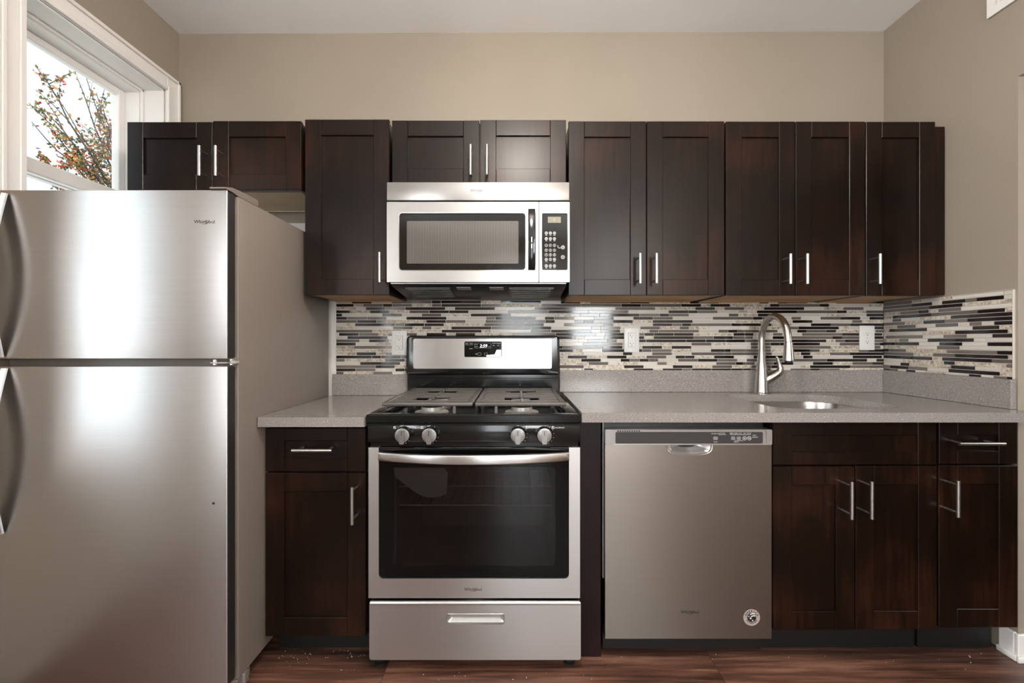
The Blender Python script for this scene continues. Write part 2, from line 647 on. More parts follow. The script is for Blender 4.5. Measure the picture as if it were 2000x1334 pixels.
def window(idx, W, label, lower=True):
    yA, yB, zA, zB = W
    root = bpy.data.objects.new('window_%d' % idx, None)
    root.location = (XL, (yA + yB) / 2, zA)
    COL.objects.link(root)
    struct(root, label, 'window')
    cw, ct = 0.078, 0.02
    # casing on the room side, stepped profile
    c = MB()
    ye = min(yB + cw, -0.004)
    for (ya, yb, za, zb) in ((yA - cw, yA, zA - cw, zB + cw), (yB, ye, zA - cw, zB + cw), (yA, yB, zB, zB + cw), (yA, yB, zA - cw, zA)):
        c.box(XL, XL + ct * 0.7, ya, yb, za, zb, 0.003)
    e = 0.022
    for (ya, yb, za, zb) in ((yA - e, yA, zA - e, zB + e), (yB, yB + e, zA - e, zB + e), (yA, yB, zB, zB + e)):
        c.box(XL + ct * 0.7, XL + ct, ya, yb, za, zb, 0.003)
    for (ya, yb, za, zb) in ((yA - cw, yA - cw + 0.016, zA - cw, zB + cw), (ye - 0.016, ye, zA - cw, zB + cw), (yA - cw, ye, zB + cw - 0.016, zB + cw)):
        c.box(XL + ct * 0.7, XL + ct * 1.15, ya, yb, za, zb, 0.003)
    c.build('casing', M['trim'], root)
    # jamb liner
    j = MB()
    t = 0.006
    xo = XL - 0.245
    j.box(xo, XL, yA, yA + t, zA, zB)
    j.box(xo, XL, yB - t, yB, zA, zB)
    j.box(xo, XL, yA, yB, zB - t, zB)
    j.box(xo, XL, yA, yB, zA, zA + t)
    j.build('jamb', M['trim'], root)
    # vinyl frame
    f = MB()
    xa, xb = XL - 0.235, XL - 0.105
    fr = 0.022
    f.box(xa, xb, yA + t, yA + fr, zA, zB - t, 0.002)
    f.box(xa, xb, yB - fr, yB - t, zA, zB - t, 0.002)
    f.box(xa, xb, yA + fr, yB - fr, zB - fr, zB - t, 0.002)
    f.box(xa, xb, yA + fr, yB - fr, zA + t, zA + fr, 0.002)
    # inner stop
    f.box(xb, xb + 0.012, yA + t, yA + 0.016, zA, zB - t, 0.002)
    f.box(xb, xb + 0.012, yB - 0.016, yB - t, zA, zB - t, 0.002)
    f.box(xb, xb + 0.012, yA + t, yB - t, zB - 0.016, zB - t, 0.002)
    f.build('window_frame', M['vinyl'], root)
    zm0, zm1 = (1.80, 1.855) if idx == 1 else ((zA + zB) / 2 - 0.02, (zA + zB) / 2 + 0.03)

    def sash(name, xc, za, zb, rb, rt):
        s = MB()
        st = 0.034
        ya, yb = yA + fr, yB - fr
        s.box(xc - 0.016, xc + 0.016, ya, ya + st, za, zb, 0.003)
        s.box(xc - 0.016, xc + 0.016, yb - st, yb, za, zb, 0.003)
        s.box(xc - 0.016, xc + 0.016, ya + st, yb - st, za, za + rb, 0.003)
        s.box(xc - 0.016, xc + 0.016, ya + st, yb - st, zb - rt, zb, 0.003)
        so = s.build(name, M['vinyl'], root)
        g = MB()
        g.box(xc - 0.002, xc + 0.002, ya + st - 0.002, yb - st + 0.002, za + rb - 0.002, zb - rt + 0.002)
        g.build('pane', M['pane'], so)
        return so
    sash('upper_sash', XL - 0.185, zm0, zB - fr, zm1 - zm0, 0.03)
    sash('lower_sash', XL - 0.145, zA + fr, zm1, 0.045, zm1 - zm0)
    return root


window(1, W1, 'white double hung window beside the fridge')
window(2, W2, 'tall white double hung window beside the viewer')
window(4, W4, 'wide white double hung window added behind the viewer for fill light')  # made up to go with the far side fill light

# rear window added for fill light, and the glazed door that shows in reflections
r = bpy.data.objects.new('window_3', None)
r.location = (1.3, YB, wz0)
COL.objects.link(r)
struct(r, 'white window added to the rear wall for fill light', 'window')
m = MB()
cw = 0.08
for (a, b_, c_, d_) in ((wx0 - cw, wx0, wz0 - cw, wz1 + cw), (wx1, wx1 + cw, wz0 - cw, wz1 + cw), (wx0, wx1, wz1, wz1 + cw), (wx0, wx1, wz0 - cw, wz0)):
    m.box(a, b_, YB, YB + 0.02, c_, d_, 0.003)
m.build('casing', M['trim'], r)
m = MB()
m.plate([(wx0, wz0), (wx1, wz0), (wx1, wz1), (wx0, wz1)], [[(wx0 + 0.04, wz0 + 0.04), (wx1 - 0.04, wz0 + 0.04), (wx1 - 0.04, wz1 - 0.04), (wx0 + 0.04, wz1 - 0.04)]], YB - 0.10, YB - 0.05)
m.box(wx0 + 0.04, wx1 - 0.04, YB - 0.10, YB - 0.05, 1.48, 1.53)
m.build('window_frame', M['vinyl'], r)
m = MB()
m.box(wx0 + 0.04, wx1 - 0.04, YB - 0.078, YB - 0.072, wz0 + 0.04, wz1 - 0.04)
m.build('pane', M['pane'], r)

r = bpy.data.objects.new('door_1', None)
r.location = (0.2, YB, 0)
COL.objects.link(r)
struct(r, 'white glazed back door behind the viewer', 'door')
m = MB()
m.box(dx0 - cw, dx0, YB, YB + 0.02, 0, dz + cw, 0.003)
m.box(dx1, dx1 + cw, YB, YB + 0.02, 0, dz + cw, 0.003)
m.box(dx0, dx1, YB, YB + 0.02, dz, dz + cw, 0.003)
m.build('casing', M['trim'], r)
m = MB()
m.plate([(dx0, 0.005), (dx1, 0.005), (dx1, dz), (dx0, dz)], [[(dx0 + 0.1, 0.2), (dx1 - 0.1, 0.2), (dx1 - 0.1, dz - 0.1), (dx0 + 0.1, dz - 0.1)]], YB - 0.10, YB - 0.05)
m.build('door_leaf', M['trim'], r)
m = MB()
m.box(dx0 + 0.1, dx1 - 0.1, YB - 0.078, YB - 0.072, 0.2, dz - 0.1)
m.build('pane', M['pane'], r)

# baseboard round the end of the right wall
m = MB()
h = 0.098
m.box(XR - 0.014, XR, -PW_END + 0.0005, -0.545, 0, h, 0.003)
m.box(XR - 0.014, XR + 0.134, -PW_END - 0.014, -PW_END, 0, h, 0.003)
m.box(XR - 0.024, XR - 0.0145, -PW_END - 0.0135, -0.545, 0, 0.022, 0.004, 2)
m.box(XR - 0.024, XR + 0.134, -PW_END - 0.024, -PW_END - 0.0145, 0, 0.022, 0.004, 2)
struct(m.build('baseboard_right', M['trim']), 'white baseboard at the end of the right wall', 'baseboard')

m = MB()
m.box(-14, XL - 0.3, -9, 9, -0.75, -0.65)
struct(m.build('ground', M['bounce_ground']), 'ground outside the window', 'ground')

# ------------------------------------------------------------------ tree outside
rnd = random.Random(7)
tx, ty = -3.60, 1.95
root = thing('tree', 'thin branched tree with olive, orange and red leaves outside the window', 'tree', (tx, ty, -0.65))


def at(px, py, d):
    return Vector(((px - 1004.0) / FPX * d, d - CAM_D, CAM_H - (py - 668.0) / FPX * d))


fork = Vector((tx + 0.03, ty, 2.28))
tr_ = MB()
tr_.tube([(tx, ty, -0.66), (tx + 0.03, ty + 0.02, 0.6), (tx - 0.02, ty, 1.5), tuple(fork)], [0.06, 0.045, 0.034, 0.024], 8)
tips = [(74, 128, 4.0), (88, 196, 4.3), (60, 203, 3.8), (62, 238, 4.1), (150, 148, 4.4), (172, 152, 4.1), (188, 182, 4.3),
        (228, 185, 4.5), (100, 255, 4.0), (72, 305, 4.2), (120, 200, 4.5), (205, 215, 3.9), (225, 250, 4.2), (150, 300, 4.0), (90, 340, 4.3),
        (245, 150, 4.3), (265, 220, 4.2), (280, 280, 4.4)]
twigs = []
for (px, py, d) in tips:
    T = at(px, py, d)
    mid = fork.lerp(T, 0.45) + Vector((0.10, 0.0, -0.10)) + Vector((rnd.uniform(-.08, .08), rnd.uniform(-.08, .08), rnd.uniform(-.06, .06)))
    pts = []
    for i in range(11):
        t = i / 10
        p = fork * (1 - t) ** 2 + mid * 2 * t * (1 - t) + T * t * t
        pts.append(p + Vector((rnd.uniform(-.012, .012), rnd.uniform(-.012, .012), rnd.uniform(-.012, .012))))
    tr_.tube([tuple(p) for p in pts], [0.012 * (1 - t / 11) + 0.002 for t in range(11)], 5)
    twigs.append(pts)
    for k in range(9):
        i = rnd.randint(2, 9)
        a = pts[i]
        dirn = (pts[min(i + 1, 10)] - pts[i - 1]).normalized()
        side = Vector((rnd.uniform(-1, 1), rnd.uniform(-1, 1), rnd.uniform(-.5, 1))).normalized()
        b2 = a + (dirn * 0.6 + side * 0.7).normalized() * rnd.uniform(0.10, 0.34)
        sub = [a, a.lerp(b2, 0.5) + Vector((0, 0, 0.012)), b2]
        tr_.tube([tuple(p) for p in sub], [0.0042, 0.003, 0.0014], 4)
        twigs.append([a.lerp(b2, q / 6) for q in range(7)])
tr_.build('trunk', M['bark'], root)
lf = MB()
for pts in twigs:
    n = 40 if len(pts) == 11 else 24
    for k in range(n):
        t = rnd.uniform(0.22, 1.0) * (len(pts) - 1)
        i = min(int(t), len(pts) - 2)
        p = pts[i].lerp(pts[i + 1], t - i) + Vector((rnd.gauss(0, .014), rnd.gauss(0, .014), rnd.gauss(0, .014)))
        u = Vector((rnd.uniform(-1, 1), rnd.uniform(-1, 1), rnd.uniform(-1, 1))).normalized()
        w = u.cross(Vector((rnd.uniform(-1, 1), rnd.uniform(-1, 1), rnd.uniform(-1, 1)))).normalized()
        L, Wd = rnd.uniform(.024, .044), rnd.uniform(.008, .014)
        vs = [lf.bm.verts.new(q) for q in (p, p + u * L * .5 + w * Wd, p + u * L, p + u * L * .5 - w * Wd)]
        f = lf.bm.faces.new(vs)
        q = rnd.random()
        f.material_index = 0 if q < .40 else (1 if q < .66 else (2 if q < .87 else 3))
lf.build('foliage', [M['leafg'], M['leafd'], M['leafo'], M['leafr']], root)

# ------------------------------------------------------------------ cabinets


def bar_pull(parent, kind, x, z, yplane, length, off=0.05):
    h = MB()
    cc = length * 0.76
    y = yplane - off
    if kind == 'v':
        h.tube([(x, y, z - length / 2), (x, y, z + length / 2)], 0.0062, 14)
        for s in (-1, 1):
            h.tube([(x, yplane + 0.0005, z + s * cc / 2), (x, y, z + s * cc / 2)], 0.0042, 10)
    else:
        h.tube([(x - length / 2, y, z), (x + length / 2, y, z)], 0.0062, 14)
        for s in (-1, 1):
            h.tube([(x + s * cc / 2, yplane + 0.0005, z), (x + s * cc / 2, y, z)], 0.0042, 10)
    return h.build('handle', M['nickelbar'], parent)


def shaker(name, parent, x0, x1, z0, z1, yf, st=0.067, rl=0.067, th=0.02, pull=None):
    b = 0.0018
    d = MB()
    d.box(x0, x0 + st, yf, yf + th, z0, z1, b)
    d.box(x1 - st, x1, yf, yf + th, z0, z1, b)
    d.box(x0 + st, x1 - st, yf + 0.0004, yf + th, z0, z0 + rl, b)
    d.box(x0 + st, x1 - st, yf + 0.0004, yf + th, z1 - rl, z1, b)
    o = d.build(name, M['cab'], parent)
    p = MB()
    p.box(x0 + st - 0.004, x1 - st + 0.004, yf + 0.009, yf + th - 0.003, z0 + rl - 0.004, z1 - rl + 0.004)
    p.build('center_panel', M['cabpanel'], o)
    if pull:
        bar_pull(o, pull[0], pull[1], pull[2], yf, pull[3])
    return o


PU = 0.345            # front of the wall cabinet doors
YU = -PU
WG = 'dark shaker wall cabinets'


def wall_cabinet(label, x0, x1, z0, z1, doors, under='ply', filler=None):
    root = thing('wall_cabinet', label, 'cabinet', ((x0 + x1) / 2, -0.16, z0), WG)
    yb = -0.010
    c = MB()
    t = 0.016
    yc = YU + 0.021
    c.box(x0, x0 + t, yc, yb, z0, z1)
    c.box(x1 - t, x1, yc, yb, z0, z1)
    c.box(x0 + t, x1 - t, yc, yb, z1 - t, z1)
    c.box(x0 + t, x1 - t, yc, yc + 0.018, z0, z1 - t)
    c.build('carcass', M['cab'], root)
    u = MB()
    u.box(x0 + t, x1 - t, yc + 0.019, yb - 0.0185, z0 + 0.0005, z0 + 0.012)
    u.build('bottom_panel', M[under], root)
    u = MB()
    u.box(x0 + t, x1 - t, yb - 0.018, yb, z0 - 0.002, z0 + 0.0115)
    u.build('mounting_cleat', M[under], root)
    if filler:
        u = MB()
        u.box(x1 + 0.0005, filler, yc, yc + 0.05, z0 + 0.004, z1 - 0.008, 0.001)
        u.build('filler_strip', M['cab'], root)
    for (a, b_, c_, d_, pull) in doors:
        shaker('door', root, a, b_, c_, d_, YU, pull=pull)
    return root


ux = lambda px: FX(px, PU)
uz = lambda py: FZ(py, PU)
hx = lambda px: FX(px, PU + 0.05)
hz = lambda py: FZ(py, PU + 0.05)
HL = 0.124

wall_cabinet('short dark wall cabinet with two doors above the refrigerator, partly before the window', ux(249), ux(587), uz(370), uz(238),
             [(ux(248), ux(414.5), uz(371), uz(238), ('v', hx(389), hz(314), HL)),
              (ux(415.5), ux(588), uz(371), uz(236), ('v', hx(421), hz(314), HL))], 'plypale')
wall_cabinet('tall narrow dark wall cabinet with one door between refrigerator and microwave', ux(596), ux(758), uz(575.5), uz(235),
             [(ux(595.5), ux(760), uz(576), uz(233), ('v', hx(741), hz(522), HL))])
wall_cabinet('short dark wall cabinet with two doors right above the microwave', ux(767), ux(1104), 1.834, uz(237),
             [(ux(765.5), ux(936), 1.833, uz(235), ('v', hx(919), hz(312), HL)),
              (ux(938), ux(1105.5), 1.833, uz(234), ('v', hx(951), hz(312), HL))])
wall_cabinet('tall two door dark wall cabinet just right of the microwave', ux(1112), ux(1414), uz(576), uz(238),
             [(ux(1110.5), ux(1262.3), uz(576.5), uz(236.5), ('v', hx(1250.5), hz(524), HL)),
              (ux(1263.7), ux(1415), uz(576.5), uz(236.5), ('v', hx(1282.5), hz(524), HL))])
wall_cabinet('tall two door dark wall cabinet above the sink faucet, second from the right wall', ux(1419), ux(1689), uz(576.5), uz(239),
             [(ux(1418), ux(1553), uz(577), uz(237), ('v', hx(1544), hz(525), HL)),
              (ux(1554.5), ux(1690), uz(577), uz(237), ('v', hx(1577), hz(525), HL))])
wall_cabinet('tall single door dark wall cabinet at the far right beside the bare right wall', ux(1693), ux(1826), uz(577), uz(239),
             [(ux(1692), ux(1827), uz(577.5), uz(237.5), ('v', hx(1719), hz(525), HL))], filler=XR - 0.004)

PB = 0.625            # front of the base cabinet doors
YBF = -PB
bx_ = lambda px: FX(px, PB)
bz_ = lambda py: FZ(py, PB)
kx = lambda px: FX(px, PB + 0.05)
kz = lambda py: FZ(py, PB + 0.05)
BG = 'dark shaker base cabinets'


def base_cabinet(label, x0, x1, z0, z1, fronts, yb=-0.03, open_top=False):
    root = thing('base_cabinet', label, 'cabinet', ((x0 + x1) / 2, -0.32, 0), BG)
    t = 0.016
    yc = YBF + 0.021
    c = MB()
    c.box(x0, x0 + t, yc, yb, z0, z1)
    c.box(x1 - t, x1, yc, yb, z0, z1)
    c.box(x0 + t, x1 - t, yb - 0.01, yb, z0, z1)
    c.box(x0 + t, x1 - t, yc, yb - 0.01, z0, z0 + t)
    c.box(x0 + t, x1 - t, yc, yc + 0.018, z0 + t, z1)
    if not open_top:
        c.box(x0 + t, x1 - t, yc + 0.018, yb - 0.01, z1 - t, z1)
    c.build('carcass', M['cab'], root)
    k = MB()
    k.box(x0, x1, -0.535, yb, 0.0, z0 - 0.0005)
    k.build('toe_kick', M['toe'], root)
    for f in fronts:
        kind, a, b_, c_, d_, pull = f
        shaker(kind, root, a, b_, c_, d_, YBF, rl=(0.067 if kind == 'door' else 0.047), pull=pull)
    return root


base_cabinet('dark base cabinet with drawer and door between refrigerator and range', -0.898, -0.534, bz_(1243), bz_(836),
             [('drawer', -0.899, -0.536, bz_(921), bz_(836), ('h', kx(609), kz(880), 0.140)),
              ('door', -0.899, -0.536, bz_(1243), bz_(924), ('v', kx(687.5), kz(988), 0.132))])
base_cabinet('wide dark sink base cabinet with two doors right of the dishwasher', bx_(1512), bx_(1829), bz_(1231), bz_(826),
             [('false_drawer_front', bx_(1510.5), bx_(1829.5), bz_(908), bz_(825), None),
              ('door', bx_(1510.5), bx_(1669.5), bz_(1231), bz_(911.5), ('v', kx(1664), kz(977.5), 0.132)),
              ('door', bx_(1671.5), bx_(1830), bz_(1230), bz_(910.5), ('v', kx(1703), kz(977), 0.132))], open_top=True)
base_cabinet('narrow dark base cabinet with drawer and door at the far right wall end', bx_(1835), bx_(1987), bz_(1226), bz_(825),
             [('drawer', bx_(1834.5), bx_(1987.5), bz_(906.5), bz_(824), ('h', kx(1918), kz(867), 0.160)),
              ('door', bx_(1834), bx_(1988), bz_(1226), bz_(909.5), ('v', kx(1871.5), kz(974.5), 0.128))])

m = MB()
m.box(0.244, 0.3215, -0.587, -0.03, 0.0, 0.884, 0.0015)
tag(m.build('end_panel', M['redwood'], None, (0.283, -0.3, 0)), 'dark red brown wood end panel standing between range and dishwasher', 'panel')

# ------------------------------------------------------------------ countertops
QT = 0.034


def countertop(label, x0, x1, zt_, hole=None):
    yf, yb = -0.672, -0.004
    m = MB()
    e = 0.003
    outer = [(x0, yb), (x0, yf + e), (x0 + e, yf), (x1 - e, yf), (x1, yf + e), (x1, yb)]
    m.plate(outer, [hole] if hole else [], zt_ - QT, zt_, 'XY')
    o = m.build('countertop', M['quartz'], None, ((x0 + x1) / 2, -0.33, zt_ - QT))
    return tag(o, label, 'countertop', 'grey quartz worktops')


ZL, ZR = 0.9005, 0.9165
countertop('short grey quartz worktop piece between refrigerator and range', -0.9025, -0.526, ZL)
hole = []
hx0, hx1, hy0, hy1 = 0.985, 1.487, -0.575, -0.118
for (cx, cy, r_, a0) in ((hx1 - 0.13, hy1 - 0.13, 0.13, 0), (hx0 + 0.05, hy1 - 0.05, 0.05, 90), (hx0 + 0.09, hy0 + 0.09, 0.09, 180), (hx1 - 0.10, hy0 + 0.10, 0.10, 270)):
    for i in range(9):
        a = math.radians(a0 + 90 * i / 8)
        hole.append((cx + r_ * math.cos(a), cy + r_ * math.sin(a)))
countertop('long grey quartz worktop with the sink cutout, right of the range', 0.2385, XR - 0.003, ZR, hole)


def splash(label, x0, x1, y0, y1, z0, z1):
    m = MB()
    m.box(x0, x1, y0, y1, z0, z1, 0.0015)
    return tag(m.build('backsplash_slab', M['quartz'], None, ((x0 + x1) / 2, (y0 + y1) / 2, z0)), label, 'backsplash', 'grey quartz upstands')


splash('grey quartz upstand on the short worktop left of the range', -0.9005, -0.527, -0.024, -0.004, ZL + 0.0005, FZ(731, 0.024))
splash('long grey quartz upstand along the back wall behind the faucet', 0.2262, XR - 0.024, -0.024, -0.004, ZR + 0.0005, FZ(723, 0.024))
splash('grey quartz upstand running along the right wall', XR - 0.0235, XR - 0.003, -0.598, -0.004, ZR + 0.0005, FZ(722.5, 0.024))

# ------------------------------------------------------------------ sink and faucet
root = thing('sink', 'undermount stainless steel sink bowl below the worktop cutout', 'sink', (1.236, -0.345, ZR - QT - 0.19))
m = MB()
cx, cy = 1.236, -0.345


def shrink(s, z):
    return [(cx + (u - cx) * s, cy + (v - cy) * s, z) for (u, v) in hole]


zt0 = ZR - QT - 0.0008
m.loft([shrink(1.06, zt0), shrink(1.0, zt0), shrink(0.985, zt0 - 0.02), shrink(0.96, zt0 - 0.15), shrink(0.90, zt0 - 0.182), shrink(0.30, zt0 - 0.189)], False, True)
m.build('bowl', M['sinksteel'], root)
m = MB()
m.lathe([(0.045, 0.0), (0.045, 0.003), (0.036, 0.0035), (0.03, 0.0)], (cx, cy, zt0 - 0.1885), 'Z', 24)
m.build('drain', M['chrome'], root)

fx, fy = 1.199, -0.073
root = thing('faucet', 'brushed nickel gooseneck pull-down faucet standing behind the sink', 'faucet', (fx, fy, ZR))
m = MB()
m.lathe([(0.036, 0.0), (0.036, 0.003), (0.033, 0.006), (0.0315, 0.02), (0.030, 0.06), (0.0265, 0.10), (0.0215, 0.145), (0.0180, 0.175), (0.0172, 0.205)], (fx, fy, ZR + 0.0003), 'Z', 28)
m.build('body', M['nickel'], root)
m = MB()
ztop = FZ(618, 0.17)
R = 0.104
zc = ztop - R
pts = [(fx, fy, ZR + 0.204), (fx, fy, ZR + 0.25), (fx, fy, zc)]
for i in range(1, 17):
    a = PI * i / 16 * 0.97
    pts.append((fx, fy - R + R * math.cos(a), zc + R * math.sin(a)))
ex, ey, ez = pts[-1]
pts.append((fx, ey - 0.003, ez - 0.025))
m.tube(pts, 0.0155, 18)
m.build('spout', M['nickel'], root)
m = MB()
hy_, hz_ = ey - 0.005, ez - 0.0255
m.lathe([(0.0165, 0.0), (0.0172, -0.006), (0.0205, -0.045), (0.0235, -0.074), (0.0235, -0.080), (0.021, -0.083)], (fx, hy_, hz_), 'Z', 26)
sp = m.build('spray_head', M['nickel'], root)
m = MB()
m.lathe([(0.015, -0.0831), (0.015, -0.087), (0.011, -0.0875)], (fx, hy_, hz_), 'Z', 20)
m.build('nozzle', M['blackst'], sp)
m = MB()
m.tube([(fx + 0.012, fy - 0.005, ZR + 0.062), (fx + 0.034, fy - 0.012, ZR + 0.076), (fx + 0.055, fy - 0.017, ZR + 0.090), (fx + 0.066, fy - 0.019, ZR + 0.0985)], [0.022, 0.0215, 0.0195, 0.019], 18)
m.build('valve_arm', M['nickel'], root)
m = MB()
m.tube([(fx + 0.0665, fy - 0.019, ZR + 0.099), (fx + 0.076, fy - 0.021, ZR + 0.108), (fx + 0.079, fy - 0.022, ZR + 0.125), (fx + 0.070, fy - 0.022, ZR + 0.150), (fx + 0.062, fy - 0.023, ZR + 0.172), (fx + 0.056, fy - 0.024, ZR + 0.180)],
       [0.0188, 0.0168, 0.0125, 0.0085, 0.0075, 0.0045], 14)
m.build('lever', M['nickel'], root)

# ------------------------------------------------------------------ mosaic tile
TM = [M['grout'], M['t_dark'], M['t_dark2'], M['t_taupe'], M['t_taupe2'], M['t_cream'], M['t_cream2'], M['t_stone']]


def mosaic(u0, u1, z0, z1, put, seed):
    rg = random.Random(seed)
    pitch, g = 0.0161, 0.0025
    z = z1 - pitch
    while z > z0 - pitch + 0.004:
        u = u0 - rg.uniform(0, 0.15)
        last = -1
        while u < u1:
            w = rg.choice((0.047, 0.047, 0.0985, 0.0985, 0.0985, 0.2, 0.2))
            while True:
                q = rg.random()
                k = 1 if q < .36 else (2 if q < .60 else (3 if q < .83 else 4))
                if k != last or rg.random() < .25:
                    break
            last = k
            mi = {1: rg.choice((1, 1, 2)), 2: rg.choice((3, 4)), 3: rg.choice((5, 6)), 4: 7}[k]
            a, b_ = max(u + g / 2, u0), min(u + w - g / 2, u1)
            zz0, zz1 = max(z + g / 2, z0), min(z + pitch - g / 2, z1)
            if b_ - a > 0.004 and zz1 - zz0 > 0.003:
                put(a, b_, zz0, zz1, mi)
            u += w
        z -= pitch


m = MB()
xa, xb = -0.886, XR - 0.0075
za, zb = 1.002, 1.372
m.box(xa, xb, -0.0055, -0.0005, za, zb)
mosaic(xa, xb, za, zb, lambda a, b_, c_, d_, mi: m.box(a, b_, -0.0085, -0.005, c_, d_, mi=mi), 11)
o = m.build('tile_backsplash', TM, None, (0.48, -0.003, za))
tag(o, 'linear glass and stone mosaic tile on the back wall behind range and faucet', 'backsplash', 'mosaic tile backsplashes')
m = MB()
ya, yb = -0.588, -0.010
za = 1.0275
m.box(XR - 0.0055, XR - 0.0005, ya, yb, za, 1.358)
mosaic(-yb, -ya, za, 1.358, lambda a, b_, c_, d_, mi: m.box(XR - 0.0085, XR - 0.005, -b_, -a, c_, d_, mi=mi), 23)
o = m.build('tile_backsplash', TM, None, (XR - 0.003, -0.3, za))
tag(o, 'linear glass and stone mosaic tile on the right side wall', 'backsplash', 'mosaic tile backsplashes')
m = MB()
m.box(XR - 0.0095, XR - 0.0002, -0.5925, -0.5885, 1.0275, 1.358, 0.001)
m.box(XR - 0.0095, XR - 0.0002, -0.5925, -0.352, 1.3582, 1.3605, 0.0005)
struct(m.build('trim_1', M['t_cream']), 'white edging strip round the side wall tile', 'trim')


def outlet(px, py, label, gfci=True):
    X, Z = FX(px, 0.012), FZ(py, 0.012)
    w, h = (0.0375, 0.061)
    root = thing('wall_outlet', label, 'outlet', (X, -0.0086, Z), 'white wall outlets')
    m = MB()
    y1 = -0.0088
    m.box(X - w, X + w, y1 - 0.006, y1, Z - h, Z + h, 0.0025, 2)
    m.build('cover_plate', M['white'], root)
    y = y1 - 0.006
    rcs = []
    if gfci:
        m = MB()
        m.plate(rrect(X - 0.0168, X + 0.0168, Z - 0.0335, Z + 0.0335, 0.003, 3), [], y - 0.002, y - 0.0001)
        rc = m.build('receptacle', M['white'], root)
        m = MB()
        m.plate(rrect(X - 0.0178, X + 0.0178, Z - 0.0345, Z + 0.0345, 0.003, 3), [rrect(X - 0.0168, X + 0.0168, Z - 0.0335, Z + 0.0335, 0.003, 3)], y - 0.0004, y - 0.00005)
        m.build('gap', M['slot'], rc)
        for (a, b_) in ((0.0008, 0.0045), (-0.0045, -0.0008)):
            m = MB()
            m.box(X - 0.007, X + 0.007, y - 0.0032, y - 0.002, Z + a, Z + b_, 0.0005)
            m.build('test_button', M['white'], rc)
        cs = ((Z + 0.020, rc), (Z - 0.020, rc))
    else:
        cs = []
        for s in (1, -1):
            m = MB()
            m.plate(rrect(X - 0.0165, X + 0.0165, Z + s * 0.0195 - 0.0138, Z + s * 0.0195 + 0.0138, 0.010, 5), [], y - 0.002, y - 0.0001)
            cs.append((Z + s * 0.0195, m.build('receptacle', M['white'], root)))
    for c, rc in cs:
        m = MB()
        ys = y - 0.0024
        m.box(X - 0.0072, X - 0.0056, ys, ys + 0.0003, c - 0.001, c + 0.0066)
        if gfci:
            m.box(X - 0.0098, X - 0.0056, ys, ys + 0.0003, c + 0.002, c + 0.0036)
        m.box(X + 0.0056, X + 0.0070, ys, ys + 0.0003, c, c + 0.0062)
        m.plate(circ(X, c - 0.0062, 0.0024, 10), [], ys, ys + 0.0003)
        m.build('socket_slots', M['slot'], rc)
    for s in ((1, -1) if gfci else (0,)):
        m = MB()
        m.lathe([(0.0028, 0), (0.0026, 0.0008)], (X, y, Z + s * 0.049), 'Y', 12)
        m.build('screw', M['silverpl'], root)


outlet(780, 669.5, 'white wall outlet just left of the range backguard')
outlet(1233.5, 664, 'white wall outlet on the tile between range and faucet')
outlet(1693, 660, 'white wall outlet right of the faucet near the wall corner', False)

# ------------------------------------------------------------------ logos


def add_logo(mb, X, Y, Z, w, mi=0):
    mb.text('Whirlpool', X, Y, Z, w / 4.25, mi=mi)
    pts = []
    for i in range(25):
        a = math.radians(-200 + 330 * i / 24)
        u, v = 0.19 * w * math.cos(a), 0.055 * w * math.sin(a)
        t = math.radians(28)
        pts.append((X + 0.06 * w + u * math.cos(t) - v * math.sin(t), Y - 0.0003, Z - 0.02 * w + u * math.sin(t) + v * math.cos(t)))
    mb.tube(pts, [0.0008 * w / 0.09 * (0.35 + 0.65 * math.sin(PI * i / 24)) for i in range(25)], 5, mi=mi)
    return mb


# ------------------------------------------------------------------ refrigerator
XF0, XF1 = -1.662, -0.906
PD, PBD = 0.829, 0.771
root = thing('refrigerator', 'large stainless top-freezer refrigerator with taupe sides standing left of the counter', 'refrigerator', ((XF0 + XF1) / 2, -0.42, 0))
m = MB()
m.box(XF0, XF1, -PBD, -0.05, 0.055, 1.644, 0.004, 2)
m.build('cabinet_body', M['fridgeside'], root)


def fridge_door(name, z0, z1):
    d = MB()
    d.box(XF0 + 0.001, XF1 - 0.001, -PD, -PD + 0.0055, z0, z1, 0.0025, 3)
    o = d.build(name, M['steelfridge'], root)
    l_ = MB()
    l_.box(XF0 + 0.002, XF1 - 0.003, -PD + 0.006, -PBD - 0.012, z0 + 0.002, z1 - 0.002, 0.003)
    l_.box(XF0 + 0.012, XF1 - 0.014, -PBD - 0.012, -PBD - 0.0005, z0 + 0.01, z1 - 0.01)
    l_.build('door_liner', M['charcoal'], o)
    return o


fz = lambda py: FZ(py, PD)
zf_bot, zf_top = fz(701), fz(371)
zr_top = fz(715.5)
fd = fridge_door('freezer_door', zf_bot, zf_top)
rd = fridge_door('refrigerator_door', 0.068, zr_top)


def fridge_handle(door, zA, zB, flip):
    """wide bowed handle, flat foot at zA, bowing out to zB"""
    h = MB()
    xa, xb = XF0 + 0.012, -1.597
    loops = []
    n = 18
    for i in range(n + 1):
        t = i / n
        z = zA + (zB - zA) * t
        bow = math.sin(PI * t) * 0.034 if 0 < t < 1 else 0.0
        xr = xb - 0.012 * t
        th = 0.014
        y = -PD - 0.002 - bow
        loops.append([(xa, y, z), (xr, y, z), (xr + 0.001, y - th * 0.5, z), (xr - 0.006, y - th, z), (xa, y - th, z)])
    h.loft(loops)
    o = h.build('handle', M['steelfridge'], door)
    return o


